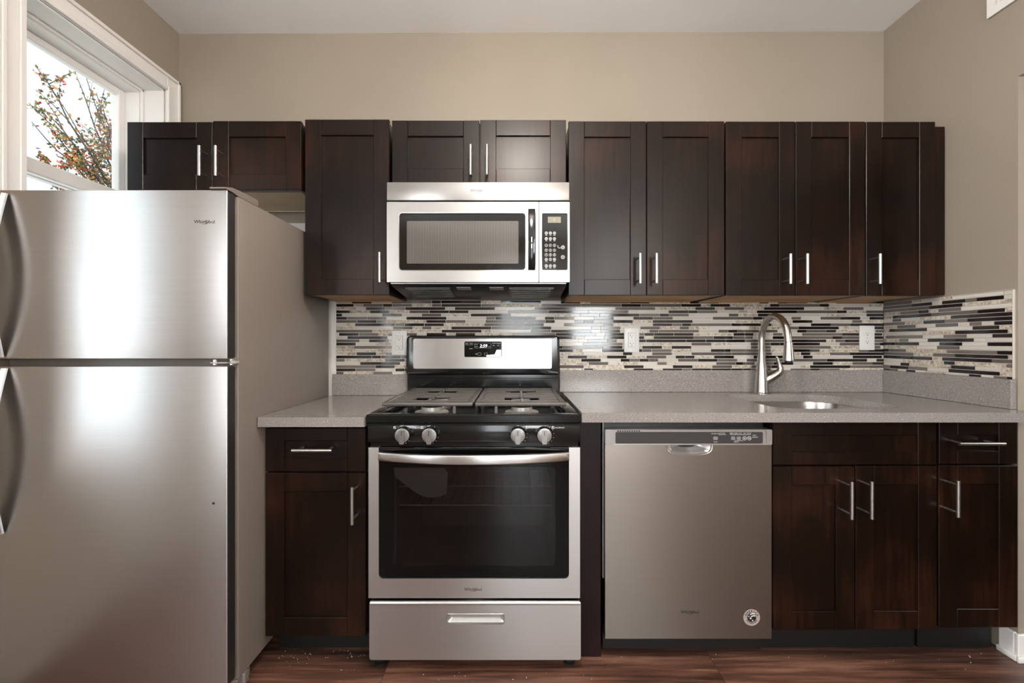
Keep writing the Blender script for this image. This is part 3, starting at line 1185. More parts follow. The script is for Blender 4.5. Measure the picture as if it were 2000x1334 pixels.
fridge_handle(fd, zf_top - 0.013, zf_bot + 0.006, 1)
fridge_handle(rd, zr_top - 0.006, fz(1041), -1)
m = add_logo(MB(), FX(399.5, PD), -PD - 0.0004, fz(433.5), 0.067)
m.build('logo', M['logo'], fd)
m = MB()
m.lathe([(0.0042, 0), (0.0036, 0.0016), (0.001, 0.002)], (FX(417, PD), -PD - 0.0001, fz(983)), 'Y', 14)
m.build('plug_button', M['charcoal'], rd)
# middle hinge, top hinge cover, base bracket
m = MB()
zm = fz(708)
m.box(FX(409, PD), XF1 - 0.002, -PD + 0.002, -PBD - 0.002, zm - 0.0035, zm + 0.0015, 0.001)
m.box(XF1 - 0.012, XF1 + 0.004, -PD + 0.03, -PBD - 0.001, zm - 0.006, zm + 0.006, 0.001)
m.lathe([(0.006, -0.0085), (0.006, 0.0085)], (FX(415, PD), -PD + 0.012, zm), 'Z', 14)
m.lathe([(0.007, -0.009), (0.007, 0.009)], (XF1 - 0.01, -PD + 0.038, zm), 'Z', 14)
m.build('middle_hinge', M['chrome'], root)
m = MB()
zt_ = 1.6445
m.loft([[(x, -0.836, zt_ + 0.004), (x, -0.836, zt_ + 0.008), (x, -0.800, zt_ + 0.018), (x, -0.760, zt_ + 0.021), (x, -0.665, zt_ + 0.023), (x, -0.655, zt_ + 0.021), (x, -0.655, zt_ + 0.0005), (x, -0.77, zt_ + 0.0005), (x, -0.80, zt_ + 0.004)] for x in (-0.958, -0.908)])
m.build('hinge_cover', M['fridgeside'], root)
for (a, b_, c_, d_) in ((XF1 - 0.05, XF1 - 0.004, XF1 - 0.03, XF1 + 0.002), (XF0 + 0.004, XF0 + 0.05, XF0 + 0.006, XF0 + 0.03)):
    m = MB()
    m.box(a, b_, -0.775, -0.70, 0.02, 0.0545, 0.002)
    m.box(c_, d_, -0.74, -0.715, 0.012, 0.05, 0.002)
    m.build('base_bracket', M['silverpl'], root)
for k, (x, y) in enumerate(((XF1 - 0.035, -0.73), (XF0 + 0.035, -0.73), (XF1 - 0.035, -0.12), (XF0 + 0.035, -0.12))):
    m = MB()
    m.lathe([(0.02, 0.0), (0.02, 0.012), (0.009, 0.013), (0.009, 0.056)], (x, y, 0.0), 'Z', 14)
    m.build('foot', M['blackst'], root)
m = MB()
m.box(XF0 + 0.055, XF1 - 0.055, -0.745, -0.735, 0.012, 0.056)
m.build('kick_grille', M['blackst'], root)

# ------------------------------------------------------------------ range
RX, RW = -0.145, 0.375
RP = 0.654
rx0, rx1 = RX - RW, RX + RW
root = thing('gas_range', 'stainless and black freestanding gas range between the two worktops', 'range', (RX, -0.33, 0))
rz = lambda py: FZ(py, RP)
rxp = lambda px: FX(px, RP)
zcook = 0.908
m = MB()
t = 0.02
m.box(rx0, rx0 + t, -0.61, -0.03, 0.04, 0.868)
m.box(rx1 - t, rx1, -0.61, -0.03, 0.04, 0.868)
m.box(rx0 + t, rx1 - t, -0.05, -0.03, 0.04, 0.868)
m.box(rx0 + t, rx1 - t, -0.60, -0.05, 0.04, 0.055)
m.box(rx0 + t, rx1 - t, -0.61, -0.05, 0.845, 0.868)
m.box(rx0 + t, rx1 - t, -0.605, -0.59, 0.055, 0.275)
m.build('body', M['blackst'], root)
# oven cavity
m = MB()
ox0, ox1, oz0, oz1 = RX - 0.285, RX + 0.285, 0.30, 0.76
m.box(ox0 - 0.01, ox0, -0.605, -0.12, oz0, oz1)
m.box(ox1, ox1 + 0.01, -0.605, -0.12, oz0, oz1)
m.box(ox0, ox1, -0.13, -0.12, oz0, oz1)
m.box(ox0 - 0.01, ox1 + 0.01, -0.605, -0.12, oz0 - 0.01, oz0)
m.box(ox0 - 0.01, ox1 + 0.01, -0.605, -0.12, oz1, oz1 + 0.01)
m.build('oven_cavity', M['enamel'], root)
for zr_ in (0.562, 0.632):
    m = MB()
    m.tube([(ox0 + 0.005, -0.59, zr_), (ox1 - 0.005, -0.59, zr_), (ox1 - 0.005, -0.15, zr_), (ox0 + 0.005, -0.15, zr_)], 0.0035, 6, ring=True)
    for i in range(14):
        x = ox0 + 0.04 + (ox1 - ox0 - 0.08) * i / 13
        m.tube([(x, -0.59, zr_), (x, -0.15, zr_)], 0.002, 5)
    m.build('oven_rack', M['rack'], root)
# cooktop with a raised rim
m = MB()
ct0, ct1 = rx0 - 0.003, rx1 + 0.003
m.box(ct0, ct1, -0.655, -0.09, 0.8685, 0.892)
m.loft([[(ct0, -0.655, 0.876), (ct1, -0.655, 0.876), (ct1, -0.661, 0.881), (ct0, -0.661, 0.881)], [(ct0, -0.655, 0.908), (ct1, -0.655, 0.908), (ct1, -0.661, 0.904), (ct0, -0.661, 0.904)]])
m.box(ct0, ct1, -0.656, -0.615, 0.892, zcook, 0.004, 2)
m.box(ct0, ct0 + 0.055, -0.615, -0.09, 0.892, zcook, 0.004, 2)
m.box(ct1 - 0.055, ct1, -0.615, -0.09, 0.892, zcook, 0.004, 2)
m.box(ct0 + 0.055, ct1 - 0.055, -0.125, -0.09, 0.892, zcook, 0.004, 2)
m.build('cooktop', M['blackgl'], root)
# burners
for (bx, by) in ((RX - 0.175, -0.50), (RX + 0.175, -0.50), (RX - 0.175, -0.235), (RX + 0.175, -0.235)):
    m = MB()
    m.lathe([(0.066, 0.0), (0.064, 0.004), (0.050, 0.005), (0.042, 0.008), (0.040, 0.022), (0.034, 0.023)], (bx, by, 0.8922), 'Z', 28)
    bo = m.build('burner', M['alu'], root)
    m = MB()
    m.lathe([(0.040, 0.0232), (0.041, 0.028), (0.036, 0.031), (0.01, 0.032)], (bx, by, 0.8922), 'Z', 28)
    m.build('burner_cap', M['blackst'], bo)
# grates
GZ = 0.947
for s in (-1, 1):
    gx0, gx1 = (RX - 0.333, RX - 0.004) if s < 0 else (RX + 0.004, RX + 0.333)
    gy0, gy1 = -0.628, -0.112
    m = MB()
    bw, bh = 0.013, 0.012
    m.box(gx0, gx1, gy0, gy0 + 0.022, GZ - 0.014, GZ, 0.004, 2)
    m.box(gx0, gx1, gy1 - 0.016, gy1, GZ - bh, GZ, 0.003)
    m.box(gx0, gx0 + 0.018, gy0 + 0.022, gy1 - 0.016, GZ - bh, GZ, 0.003)
    m.box(gx1 - 0.018, gx1, gy0 + 0.022, gy1 - 0.016, GZ - bh, GZ, 0.003)
    bx = RX + s * 0.175
    ny = 9
    for i in range(1, ny + 1):
        y = gy0 + 0.012 + (gy1 - gy0 - 0.022) * i / (ny + 1)
        near = min(abs(y + 0.50), abs(y + 0.235))
        gap = 0.066 if near < 0.05 else 0.0
        if gap:
            m.box(gx0 + 0.018, bx - gap, y - bw / 2, y + bw / 2, GZ - bh, GZ, 0.003)
            m.box(bx + gap, gx1 - 0.018, y - bw / 2, y + bw / 2, GZ - bh, GZ, 0.003)
        else:
            m.box(gx0 + 0.018, gx1 - 0.018, y - bw / 2, y + bw / 2, GZ - bh, GZ, 0.003)
    for (ya, yb) in ((gy0 + 0.02, -0.525), (-0.475, -0.26), (-0.21, gy1 - 0.014)):
        m.box(bx - 0.0055, bx + 0.0055, ya, yb, GZ - bh + 0.001, GZ + 0.002, 0.002)
    for x in ((-0.216,) if s < 0 else (-0.065,)):
        m.box(x - 0.005, x + 0.005, gy0 + 0.004, gy0 + 0.016, 0.9081, GZ - 0.0135)
    for x in (gx0 + 0.009, gx1 - 0.009):
        for y in (-0.36, gy1 - 0.009):
            m.box(x - 0.006, x + 0.006, y - 0.006, y + 0.006, zcook + 0.0002 if (abs(x - RX) > 0.2 or y > -0.125) else 0.8925, GZ - bh + 0.001)
    m.build('grate', M['iron'], root)
# control panel with knobs
m = MB()
cpz0, cpz1 = rz(864.5), rz(827)
m.box(rxp(718), rxp(1134), -RP, -0.61, cpz0, cpz1, 0.004, 2)
m.box(rxp(722), rxp(1130), -RP + 0.012, -0.61, cpz0 - 0.016, cpz0)
cp = m.build('control_panel', M['blackgl'], root)
for px in (785, 838, 1011.5, 1063.5):
    X, Z = FX(px, RP + 0.028), FZ(851, RP + 0.028)
    m = MB()
    m.lathe([(0.0285, 0.0), (0.0285, 0.004), (0.0262, 0.008), (0.0255, 0.026)], (X, -RP - 0.0002, Z), 'Y', 32)
    kb = m.build('knob', M['blackgl'], cp)
    m = MB()
    m.lathe([(0.0256, 0.0261), (0.0250, 0.0285), (0.022, 0.029)], (X, -RP - 0.0002, Z), 'Y', 32)
    yk = -RP - 0.0292
    m.plate([(X - 0.0088, Z + 0.019), (X - 0.0088, Z - 0.024), (X - 0.0065, Z - 0.0292), (X + 0.0065, Z - 0.0292), (X + 0.0088, Z - 0.024), (X + 0.0088, Z + 0.019)][::-1], [], yk - 0.006, yk)
    m.build('knob_face', M['knobface'], kb)
    m = MB()
    m.box(X - 0.0009, X + 0.0009, yk - 0.0066, yk - 0.0061, Z, Z + 0.017)
    m.build('pointer', M['slot'], kb)
Y = -RP - 0.0006
zl = rz(835)
for (px, tx_, kpx) in ((771, None, 785), (824, 'Power Burner', 838), (1029, 'Power Burner', 1011.5), (1080, 'AccuSimmer', 1063.5)):
    X = rxp(px)
    m = MB()
    m.plate(rrect(X - 0.0042, X + 0.0042, zl - 0.0042, zl + 0.0042, 0.001, 2), [rrect(X - 0.0032, X + 0.0032, zl - 0.0032, zl + 0.0032, 0.0008, 2)], Y, Y + 0.0003)
    m.box(X - 0.003, X - 0.0002, Y, Y + 0.0003, zl - 0.0005, zl + 0.003)
    if tx_:
        if px == 824:
            m.text(tx_, X - 0.0065, Y, zl - 0.0004, 0.0068, 'RIGHT')
        else:
            m.text(tx_, X + 0.0065, Y, zl - 0.0004, 0.0068, 'LEFT')
    X = rxp(kpx)
    m.text('OFF', X, Y, rz(832), 0.0068)
    for k in range(6):
        a = math.radians(55 - 24 * k)
        m.plate(circ(X + 0.0335 * math.cos(a), FZ(849, RP) + 0.0335 * math.sin(a), 0.0011, 8), [], Y, Y + 0.0003)
    m.build('knob_marking', M['print'], cp)
# oven door
odz0, odz1 = rz(1168.5), rz(874)
ody = -RP + 0.001
wz0, wz1_ = rz(1130.5), rz(876)
wxa, wxb = rxp(739.5), rxp(1111.5)
m = MB()
outer = [(rxp(719.5), odz0), (rxp(1133), odz0), (rxp(1133), odz1), (rxp(719.5), odz1)]
r_ = 0.016
inner = []
for (cxx, czz, a0) in ((wxa + r_, wz0 + r_, 180), (wxb - r_, wz0 + r_, 270)):
    for i in range(7):
        a = math.radians(a0 + 90 * i / 6)
        inner.append((cxx + r_ * math.cos(a), czz + r_ * math.sin(a)))
inner += [(wxb, odz1), (wxa, odz1)]
# U-shaped steel frame round the glass
poly = [(rxp(719.5), odz1), (rxp(719.5), odz0), (rxp(1133), odz0), (rxp(1133), odz1), (wxb, odz1)] + list(reversed(inner[:14])) + [(wxa, odz1)]
m.plate(poly, [], ody, ody + 0.03)
od = m.build('oven_door', M['steel'], root)
m = MB()
g0 = ody + 0.004
vx0, vx1, vz0, vz1 = rxp(766), rxp(1085), rz(1107), rz(913)
gout = inner
m.plate(gout, [rrect(vx0, vx1, vz0, vz1, 0.015, 5)], g0, g0 + 0.004)
m.build('glass_border', M['black_ceramic'], od)
m = MB()
m.plate(rrect(vx0, vx1, vz0, vz1, 0.015, 5), [], g0 + 0.0002, g0 + 0.0036)
m.build('oven_glass', M['ovenglass'], od)
m = MB()
m.box(wxa - 0.01, wxb + 0.01, ody + 0.0005, ody + 0.03, odz1 - 0.012, odz1 - 0.0005, 0.002)
m.build('top_cap', M['blackgl'], od)
m = MB()
hx0_, hx1_ = rxp(740.5), rxp(1111)
loops = []
n = 28
zh = FZ(894, RP + 0.03)
for i in range(n + 1):
    t = i / n
    x = hx0_ + (hx1_ - hx0_) * t
    bow = math.sin(PI * t) ** 0.75
    y = -RP - 0.006 - 0.050 * bow
    z0_, z1_ = zh - 0.0155 - 0.002 * bow, zh + 0.0155
    sec = rrect(y - 0.009, y + 0.009, z0_, z1_, 0.005, 3)
    loops.append([(x, u, v) for (u, v) in sec])
m.loft(loops)
m.build('handle', M['steel'], od)
m = MB()
add_logo(m, rxp(924), ody - 0.0005, rz(1151.5), 0.064)
m.build('logo', M['logo'], od)
# storage drawer
sz0, sz1 = rz(1287.5), rz(1172.5)
sx0, sx1 = rxp(722), rxp(1134)
rx_a, rx_b, rz_a, rz_b = rxp(872), rxp(986), rz(1218.5), rz(1197)
m = MB()
yd = -RP - 0.004
m.plate(rrect(sx0, sx1, sz0, sz1, 0.008, 4), [rrect(rx_a, rx_b, rz_a, rz_b, 0.011, 5)], yd, yd + 0.03)
m.loft([[(x, yd + 0.0001, sz1 - 0.001), (x, yd + 0.0001, sz1 - 0.012), (x, yd - 0.005, sz1 - 0.012), (x, yd - 0.006, sz1 - 0.006), (x, yd - 0.003, sz1 - 0.0015)] for x in (sx0 + 0.004, sx1 - 0.004)])
dr = m.build('storage_drawer', M['steel'], root)
m = MB()
rim = rrect(rx_a + 0.0004, rx_b - 0.0004, rz_a + 0.0004, rz_b - 0.0004, 0.0106, 5)
rim2 = rrect(rx_a + 0.016, rx_b - 0.016, rz_a + 0.012, rz_b - 0.003, 0.004, 5)
m.loft([[(u, yd + 0.0005, v) for (u, v) in rim], [(u, yd + 0.012, v) for (u, v) in rim], [(u, yd + 0.022, v) for (u, v) in rim2]], False, True)
lipz = rz_b - 0.004
m.box(rx_a + 0.004, rx_b - 0.004, yd - 0.0015, yd + 0.004, lipz + 0.001, lipz + 0.0038, 0.001)
m.build('recessed_pull', M['silverpl'], dr)
# feet
for (x, y) in ((rx0 + 0.035, -0.615), (rx1 - 0.03, -0.615), (rx0 + 0.035, -0.09), (rx1 - 0.03, -0.09)):
    m = MB()
    m.lathe([(0.021, 0.0), (0.021, 0.006), (0.012, 0.010), (0.018, 0.013), (0.018, 0.020), (0.010, 0.022), (0.010, 0.0405)], (x, y, 0.0), 'Z', 12)
    m.build('foot', M['blackst'], root)
# backguard
BP = 0.085
gxp = lambda px: FX(px, BP)
gz = lambda py: FZ(py, BP)
m = MB()
out = []
zA, zB = gz(732.5), gz(655.5)
for (cu, cv, r_, a0) in ((gxp(1093) - 0.022, zB - 0.022, 0.022, 0), (gxp(793.5) + 0.022, zB - 0.022, 0.022, 90), (gxp(792.5) + 0.012, zA + 0.012, 0.012, 180), (gxp(1094) - 0.012, zA + 0.012, 0.012, 270)):
    for i in range(7):
        a = math.radians(a0 + 90 * i / 6)
        out.append((cu + r_ * math.cos(a), cv + r_ * math.sin(a)))


def inset(pts, d):
    cu = sum(p[0] for p in pts) / len(pts)
    cv = sum(p[1] for p in pts) / len(pts)
    hw = max(p[0] for p in pts) - cu
    hv = max(p[1] for p in pts) - cv
    return [(cu + (p[0] - cu) * (1 - d / hw), cv + (p[1] - cv) * (1 - d / hv)) for p in pts]


m.loft([[(u, -0.035, v) for (u, v) in out], [(u, -BP + 0.008, v) for (u, v) in out], [(u, -BP + 0.001, v) for (u, v) in inset(out, 0.005)], [(u, -BP, v) for (u, v) in inset(out, 0.009)]])
m.box(gxp(795), gxp(1092), -0.078, -0.035, 0.9085, zA - 0.0145, 0.002)
m.box(gxp(795), gxp(1092), -0.070, -0.035, zA - 0.0145, zA + 0.004)
for k in range(2):
    m.box(gxp(818), gxp(820), -0.072, -0.070, zA - 0.012 + k * 0.006, zA - 0.009 + k * 0.006)
bgd = m.build('backguard', M['blackgl'], root)
m = MB()
dx_a, dx_b, dz_a, dz_b = gxp(907), gxp(980), gz(697.5), gz(667)
m.plate(rrect(gxp(807.5), gxp(1077.5), gz(720), gz(661.5), 0.008, 5), [rrect(dx_a, dx_b, dz_a, dz_b, 0.006, 4)], -BP - 0.003, -BP - 0.0002)
m.build('steel_fascia', M['steel'], bgd)
m = MB()
m.plate(rrect(dx_a + 0.0004, dx_b - 0.0004, dz_a + 0.0004, dz_b - 0.0004, 0.0056, 4), [], -BP - 0.0026, -BP - 0.0002)
m.build('display', M['black_ceramic'], bgd)
m = MB()
Y = -BP - 0.0032
m.text('2:59', gxp(944), Y, gz(676), 0.021, shear=0.2, mi=0)
m.build('clock_digits', M['digits'], bgd)
m = MB()


def ring(mb, xa, xb, za, zb, r_, t_, Y):
    mb.plate(rrect(xa, xb, za, zb, r_, 4), [rrect(xa + t_, xb - t_, za + t_, zb - t_, max(r_ - t_, 0.0003), 4)], Y, Y + 0.0003)


ring(m, gxp(927), gxp(959), gz(680), gz(670), 0.002, 0.0005, Y)
ring(m, gxp(909), gxp(924), gz(674), gz(669), 0.001, 0.0004, Y)
ring(m, gxp(933), gxp(940), gz(694), gz(689), 0.003, 0.0006, Y)
ring(m, gxp(946), gxp(952), gz(694), gz(689), 0.003, 0.0006, Y)
m.text('BAKE', gxp(912.5), Y, gz(671.6), 0.005)
m.text('BROIL', gxp(920.5), Y, gz(671.6), 0.005)
m.text('CLEAN', gxp(920), Y, gz(681), 0.005)
m.text('COOK', gxp(930.5), Y, gz(673), 0.0045)
m.text('TIMER', gxp(930.5), Y, gz(677), 0.0045)
m.text('LOCK', gxp(955), Y, gz(677), 0.0045)
m.text('START', gxp(965), Y, gz(670.5), 0.006)
m.text('CANCEL', gxp(973.5), Y, gz(670.5), 0.006)
m.text('OFF', gxp(973), Y, gz(675), 0.006)
m.text('ON', gxp(964), Y, gz(675), 0.006)
m.text('12', gxp(930), Y, gz(691.5), 0.008)
m.build('display_print', M['print'], bgd)
m = MB()                     # leftover clear film sticker curling on the corner of the display
X0, X1, Z0, Z1 = gxp(950), gxp(979.3), gz(697), gz(683)
m.plate([(X0, Z0), (X1 - 0.001, Z0), (X1 - 0.001, Z1), (gxp(970), Z1), (gxp(966), gz(692)), (X0, gz(693.5))], [], Y - 0.0006, Y - 0.0002)
m.build('film_sticker', M['silverpl'], bgd)

# instruction booklet in its bag, lying on the lower oven rack
m = MB()
pts = [(FX(769, 0.642), FZ(914, 0.642)), (FX(868, 0.642), FZ(914, 0.642)), (FX(875, 0.642), FZ(925, 0.642)), (FX(872, 0.642), FZ(965, 0.642))]
for i in range(9):
    t = i / 8
    pts.append((FX(870 - 98 * t, 0.642), FZ(966 + 8 * math.sin(PI * min(1, t * 1.3)) - 34 * t ** 2.5, 0.642)))
m.plate(pts, [], -0.6425, -0.6400)
m.plate([(u, v) for (u, v) in inset(pts, 0.012)], [], -0.6440, -0.6426)
tag(m.build('manual_booklet', M['paper'], None, (-0.32, -0.642, 0.60)), 'white paper booklet hanging inside behind the oven door glass', 'booklet')

# ------------------------------------------------------------------ microwave
MP = 0.396
mx = lambda px: FX(px, MP)
mz = lambda py: FZ(py, MP)
root = thing('microwave', 'stainless over-the-range microwave hanging above the gas range', 'microwave', (RX, -0.2, 1.37))
xa, xb = mx(755.5), mx(1112.5)
zb_, zt_ = mz(551), mz(355.5)
m = MB()
m.box(xa + 0.003, xb - 0.003, -0.374, -0.012, zb_ + 0.002, zt_ - 0.004)
m.loft([[(x, -0.372, zb_ + 0.002), (x, -0.012, zb_ + 0.002), (x, -0.012, 1.378), (x, -0.06, 1.373), (x, -0.355, 1.400)] for x in (xa + 0.010, xb - 0.010)])
m.build('body', M['blackst'], root)
m = MB()
m.box(xa, xb, -MP, -0.3745, mz(391.5), zt_, 0.003, 2)
vs = m.build('vent_hood_strip', M['steelmicro'], root)
m = MB()
add_logo(m, mx(934), -MP - 0.0005, mz(372.3), 0.068)
m.build('logo', M['logo'], vs)
# door
dxa, dxb = mx(755.5), mx(1051.5)
dza, dzb = mz(551), mz(394.5)
ga, gb, gc, gd = mx(780), mx(1026), mz(527.5), mz(416.5)
m = MB()
m.plate(rrect(dxa, dxb, dza, dzb, 0.003, 2), [rrect(ga, gb, gc, gd, 0.012, 5)], -MP, -0.375)
md = m.build('door', M['steelmicro'], root)
m = MB()
g1 = rrect(ga + 0.0003, gb - 0.0003, gc + 0.0003, gd - 0.0003, 0.0117, 5)
sa, sb, sc, sd_ = mx(794), mx(1012.5), mz(514.5), mz(431)
m.plate(g1, [rrect(sa, sb, sc, sd_, 0.003, 3)], -MP + 0.004, -0.376)
m.build('window_border', plain('microwave_window_border', (0.013, 0.011, 0.010, 1), 0.06, spec=0.28), md)
m = MB()
m.plate(rrect(sa, sb, sc, sd_, 0.003, 3), [], -MP + 0.0046, -0.377)
m.build('window_screen', M['screen'], md)
m = MB()
m.plate(rrect(ga - 0.0028, gb + 0.0028, gc - 0.0028, gd + 0.0028, 0.0148, 5), [rrect(ga, gb, gc, gd, 0.012, 5)], -MP - 0.0016, -MP - 0.0001)
m.build('window_bezel', M['chrome'], md)
hxa, hxb = mx(1031.5), mx(1045.5)
m = MB()
loops = []
n = 14
for i in range(n + 1):
    t = i / n
    z = mz(528) + (mz(409) - mz(528)) * t
    y = -MP - 0.004 - 0.030 * math.sin(PI * t) ** 0.5
    loops.append([(u, v, z) for (u, v) in rrect(hxa, hxb, y - 0.006, y + 0.006, 0.004, 3)])
m.loft(loops)
mh = m.build('handle', M['blackgl'], md)
# control panel
m = MB()
pxa, pxb = mx(1053), mx(1112.5)
ka, kb_, kc, kd = mx(1058.5), mx(1108.5), mz(527.5), mz(416.5)
m.plate(rrect(pxa, pxb, dza, dzb, 0.003, 2), [rrect(ka, kb_, kc, kd, 0.006, 4)], -MP, -0.375)
cp = m.build('control_panel', M['steelmicro'], root)
m = MB()
m.plate(rrect(ka + 0.0003, kb_ - 0.0003, kc + 0.0003, kd - 0.0003, 0.0057, 4), [], -MP + 0.003, -0.376)
m.build('keypad', M['blackgl'], cp)
m = MB()
m.plate(rrect(ka - 0.0022, kb_ + 0.0022, kc - 0.0022, kd + 0.0022, 0.008, 4), [rrect(ka, kb_, kc, kd, 0.006, 4)], -MP - 0.0012, -MP - 0.0001)
m.build('keypad_bezel', M['chrome'], cp)
Y = -MP + 0.0022
m = MB()
m.plate([(mx(1070), mz(435)), (mx(1095.5), mz(435)), (mx(1095.5), mz(423)), (mx(1070), mz(423))], [], Y, Y + 0.0006)
m.build('display', M['lcd'], cp)
m = MB()
for k in (-0.0016, 0.0016):
    m.plate(circ(mx(1082.5), mz(429) + k, 0.0007, 8), [], Y - 0.0004, Y - 0.0001)
m.build('colon', M['digits'], cp)
rows = [455, 466, 479, 488.5, 497.5, 506.5, 519]
cols = [1067, 1075, 1083]
lab = {2: '123', 3: '456', 4: '789', 5: ' 0 '}
pr = MB()
for i, py in enumerate(rows):
    for j, px in enumerate(cols):
        X, Z = mx(px), mz(py)
        m = MB()
        m.plate(circ(X, Z, 0.0062, 18), [circ(X, Z, 0.0053, 18)], Y - 0.0003, Y + 0.0006, mi=0)
        m.plate(circ(X, Z, 0.0053, 18), [], Y + 0.0001, Y + 0.0006, mi=1)
        m.build('button', [M['print'], M['greypl'] if i < 2 or (i == 5 and j != 1) or i == 6 else M['charcoal']], cp)
        if i in lab and lab[i][j] != ' ':
            pr.text(lab[i][j], X, Y - 0.0003, Z, 0.008)
        if i in (0, 1, 5, 6) and not (i == 5 and j == 1):
            pr.box(X - 0.0045, X + 0.0045, Y - 0.0003, Y, Z - 0.0098, Z - 0.0086)
for (px, py) in ((1099.5, 483), (1099.5, 502)):
    X, Z = mx(px), mz(py)
    m = MB()
    m.plate(circ(X, Z, 0.0078, 20), [circ(X, Z, 0.0066, 20)], Y - 0.0003, Y + 0.0006, mi=0)
    m.plate(circ(X, Z, 0.0045, 16), [circ(X, Z, 0.0034, 16)], Y - 0.0003, Y + 0.0006, mi=0)
    m.plate(circ(X, Z, 0.0066, 20), [], Y + 0.0001, Y + 0.0006, mi=1)
    m.build('button', [M['print'], M['charcoal']], cp)
pr.tube([(mx(1089.5), Y, mz(479)), (mx(1090), Y, mz(483)), (mx(1092), Y, mz(484.5)), (mx(1095), Y, mz(484))], 0.0011, 6)
pr.build('keypad_print', M['print'], cp)
# handle lettering and lamp
m = MB()
hy = -MP - 0.0405
for (a, b_) in ((467, 477), (480.5, 489)):
    m.box(mx(1036.5), mx(1038.8), hy - 0.0002, hy + 0.004, mz(b_), mz(a))
m.build('handle_print', M['print'], md)
# underside: lip, grease filters, lamp lens
sl = (1.400 - 1.373) / (0.355 - 0.06)
un = lambda y: 1.373 + (-y - 0.06) * sl
for (a, b_, c_, d_) in ((xa + 0.06, xa + 0.25, -0.33, -0.13), (xb - 0.25, xb - 0.06, -0.33, -0.13)):
    m = MB()
    m.loft([[(a, y, un(y) - 0.0002), (b_, y, un(y) - 0.0002), (b_, y, un(y) - 0.004), (a, y, un(y) - 0.004)] for y in (c_, d_)])
    for k in range(5):
        y = c_ + 0.02 + k * 0.04
        m.box(a + 0.01, b_ - 0.01, y, y + 0.006, un(y) - 0.006, un(y) - 0.003)
    m.build('grease_filter', M['filter'], root)
for (a, b_) in ((RX - 0.10, RX - 0.04), (RX + 0.04, RX + 0.10)):
    m = MB()
    m.loft([[(a, y, un(y) - 0.0002), (b_, y, un(y) - 0.0002), (b_, y, un(y) - 0.003), (a, y, un(y) - 0.003)] for y in (-0.34, -0.29)])
    m.build('lamp_lens', M['greypl'], root)
m = MB()
m.box(xa + 0.012, xb - 0.012, -0.385, -0.3725, zb_ - 0.006, zb_ - 0.001, 0.001)
m.build('front_lip', M['silverpl'], root)

# ------------------------------------------------------------------ dishwasher
DP = 0.62
wx = lambda px: FX(px, DP)
wz = lambda py: FZ(py, DP)
root = thing('dishwasher', 'stainless built-in dishwasher under the worktop between end panel and sink cabinet', 'dishwasher', (0.63, -0.33, 0))
xa, xb = wx(1182), wx(1507)
m = MB()
m.box(xa + 0.004, xb - 0.006, -0.575, -0.04, 0.10, 0.868)
m.box(xa + 0.004, xb - 0.006, -0.545, -0.04, 0.02, 0.0995)
m.build('tub', M['blackst'], root)
m = MB()
zj = wz(868.5)
pk0, pk1, pkz = wx(1306), wx(1388), wz(887)
zbt = wz(1247.5)
door = [(xa, zj - 0.0008), (xa, zbt), (xb, zbt), (xb, zj - 0.0008), (pk1, zj - 0.0008)]
npk = 14
for i in range(1, npk):
    a = PI * i / npk
    door.append(((pk0 + pk1) / 2 + (pk1 - pk0) / 2 * math.copysign(abs(math.cos(a)) ** 0.7, math.cos(a)), zj - 0.0008 - (zj - pkz) * math.sin(a) ** 0.6))
door.append((pk0, zj - 0.0008))
m.plate(door, [], -DP, -DP + 0.04)
dd = m.build('door_panel', M['steeldark'], root)
m = MB()
pcx = (pk0 + pk1) / 2
lpA, lpB, lpC, lpD = [], [], [], []
for i in range(npk + 1):
    a = PI * i / npk
    ca = math.copysign(abs(math.cos(a)) ** 0.7, math.cos(a))
    sa_ = math.sin(a) ** 0.6 if 0 < i < npk else 0
    for lp, s, y in ((lpA, 1.10, -DP - 0.0015), (lpB, 0.97, -DP + 0.003), (lpD, 0.80, -DP + 0.020), (lpC, 0.45, -DP + 0.034)):
        lp.append((pcx + (pk1 - pk0) / 2 * ca * s, y, zj - 0.001 - (zj - pkz) * sa_ * s))
m.loft([lpA, lpB, lpD, lpC], False, False, True)
m.loft([lpC, [(x, y + 0.001, z) for (x, y, z) in lpC]], True, True, True, mi=1)  # dark cap paints the shade deep inside the scoop
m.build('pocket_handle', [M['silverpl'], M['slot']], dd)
# control fascia
m = MB()
za, zb2 = zj, wz(838.5)
ia, ib, ic, id_ = wx(1202), wx(1490), wz(866.5), wz(843.5)
m.plate(rrect(xa, xb, za, zb2, 0.004, 3), [rrect(wx(1197.5), wx(1496), wz(868), wz(839.5) - 0.0015, 0.006, 4)], -DP - 0.004, -DP + 0.04)
m.plate(rrect(wx(1197.7), wx(1495.8), wz(867.9), wz(841), 0.006, 4), [rrect(ia, ib, ic, id_, 0.005, 4)], -DP - 0.0005, -DP + 0.03)
cf = m.build('control_fascia', M['silverpl'], root)
m = MB()
m.plate(rrect(ia + 0.0002, ib - 0.0002, ic + 0.0002, id_ - 0.0002, 0.005, 4), [], -DP + 0.001, -DP + 0.02)
m.build('control_strip', M['darkgrey'], cf)
m = MB()
for k in range(10):
    X = wx(1205.5 + k * 4.6)
    m.box(X, X + 0.0058, -DP - 0.0012, -DP - 0.0005, wz(842.9), wz(840.6))
m.build('vent_slots', M['slot'], cf)
Y = -DP + 0.0002
for (px, w) in ((1397.5, 0.0085), (1432, 0.0075), (1443, 0.0075)):
    m = MB()
    X, Z = wx(px), wz(856)
    m.plate(rrect(X - w, X + w, Z - 0.0062, Z + 0.0062, 0.003, 3), [], Y - 0.0006, Y + 0.0006)
    m.build('button', M['greypl'], cf)
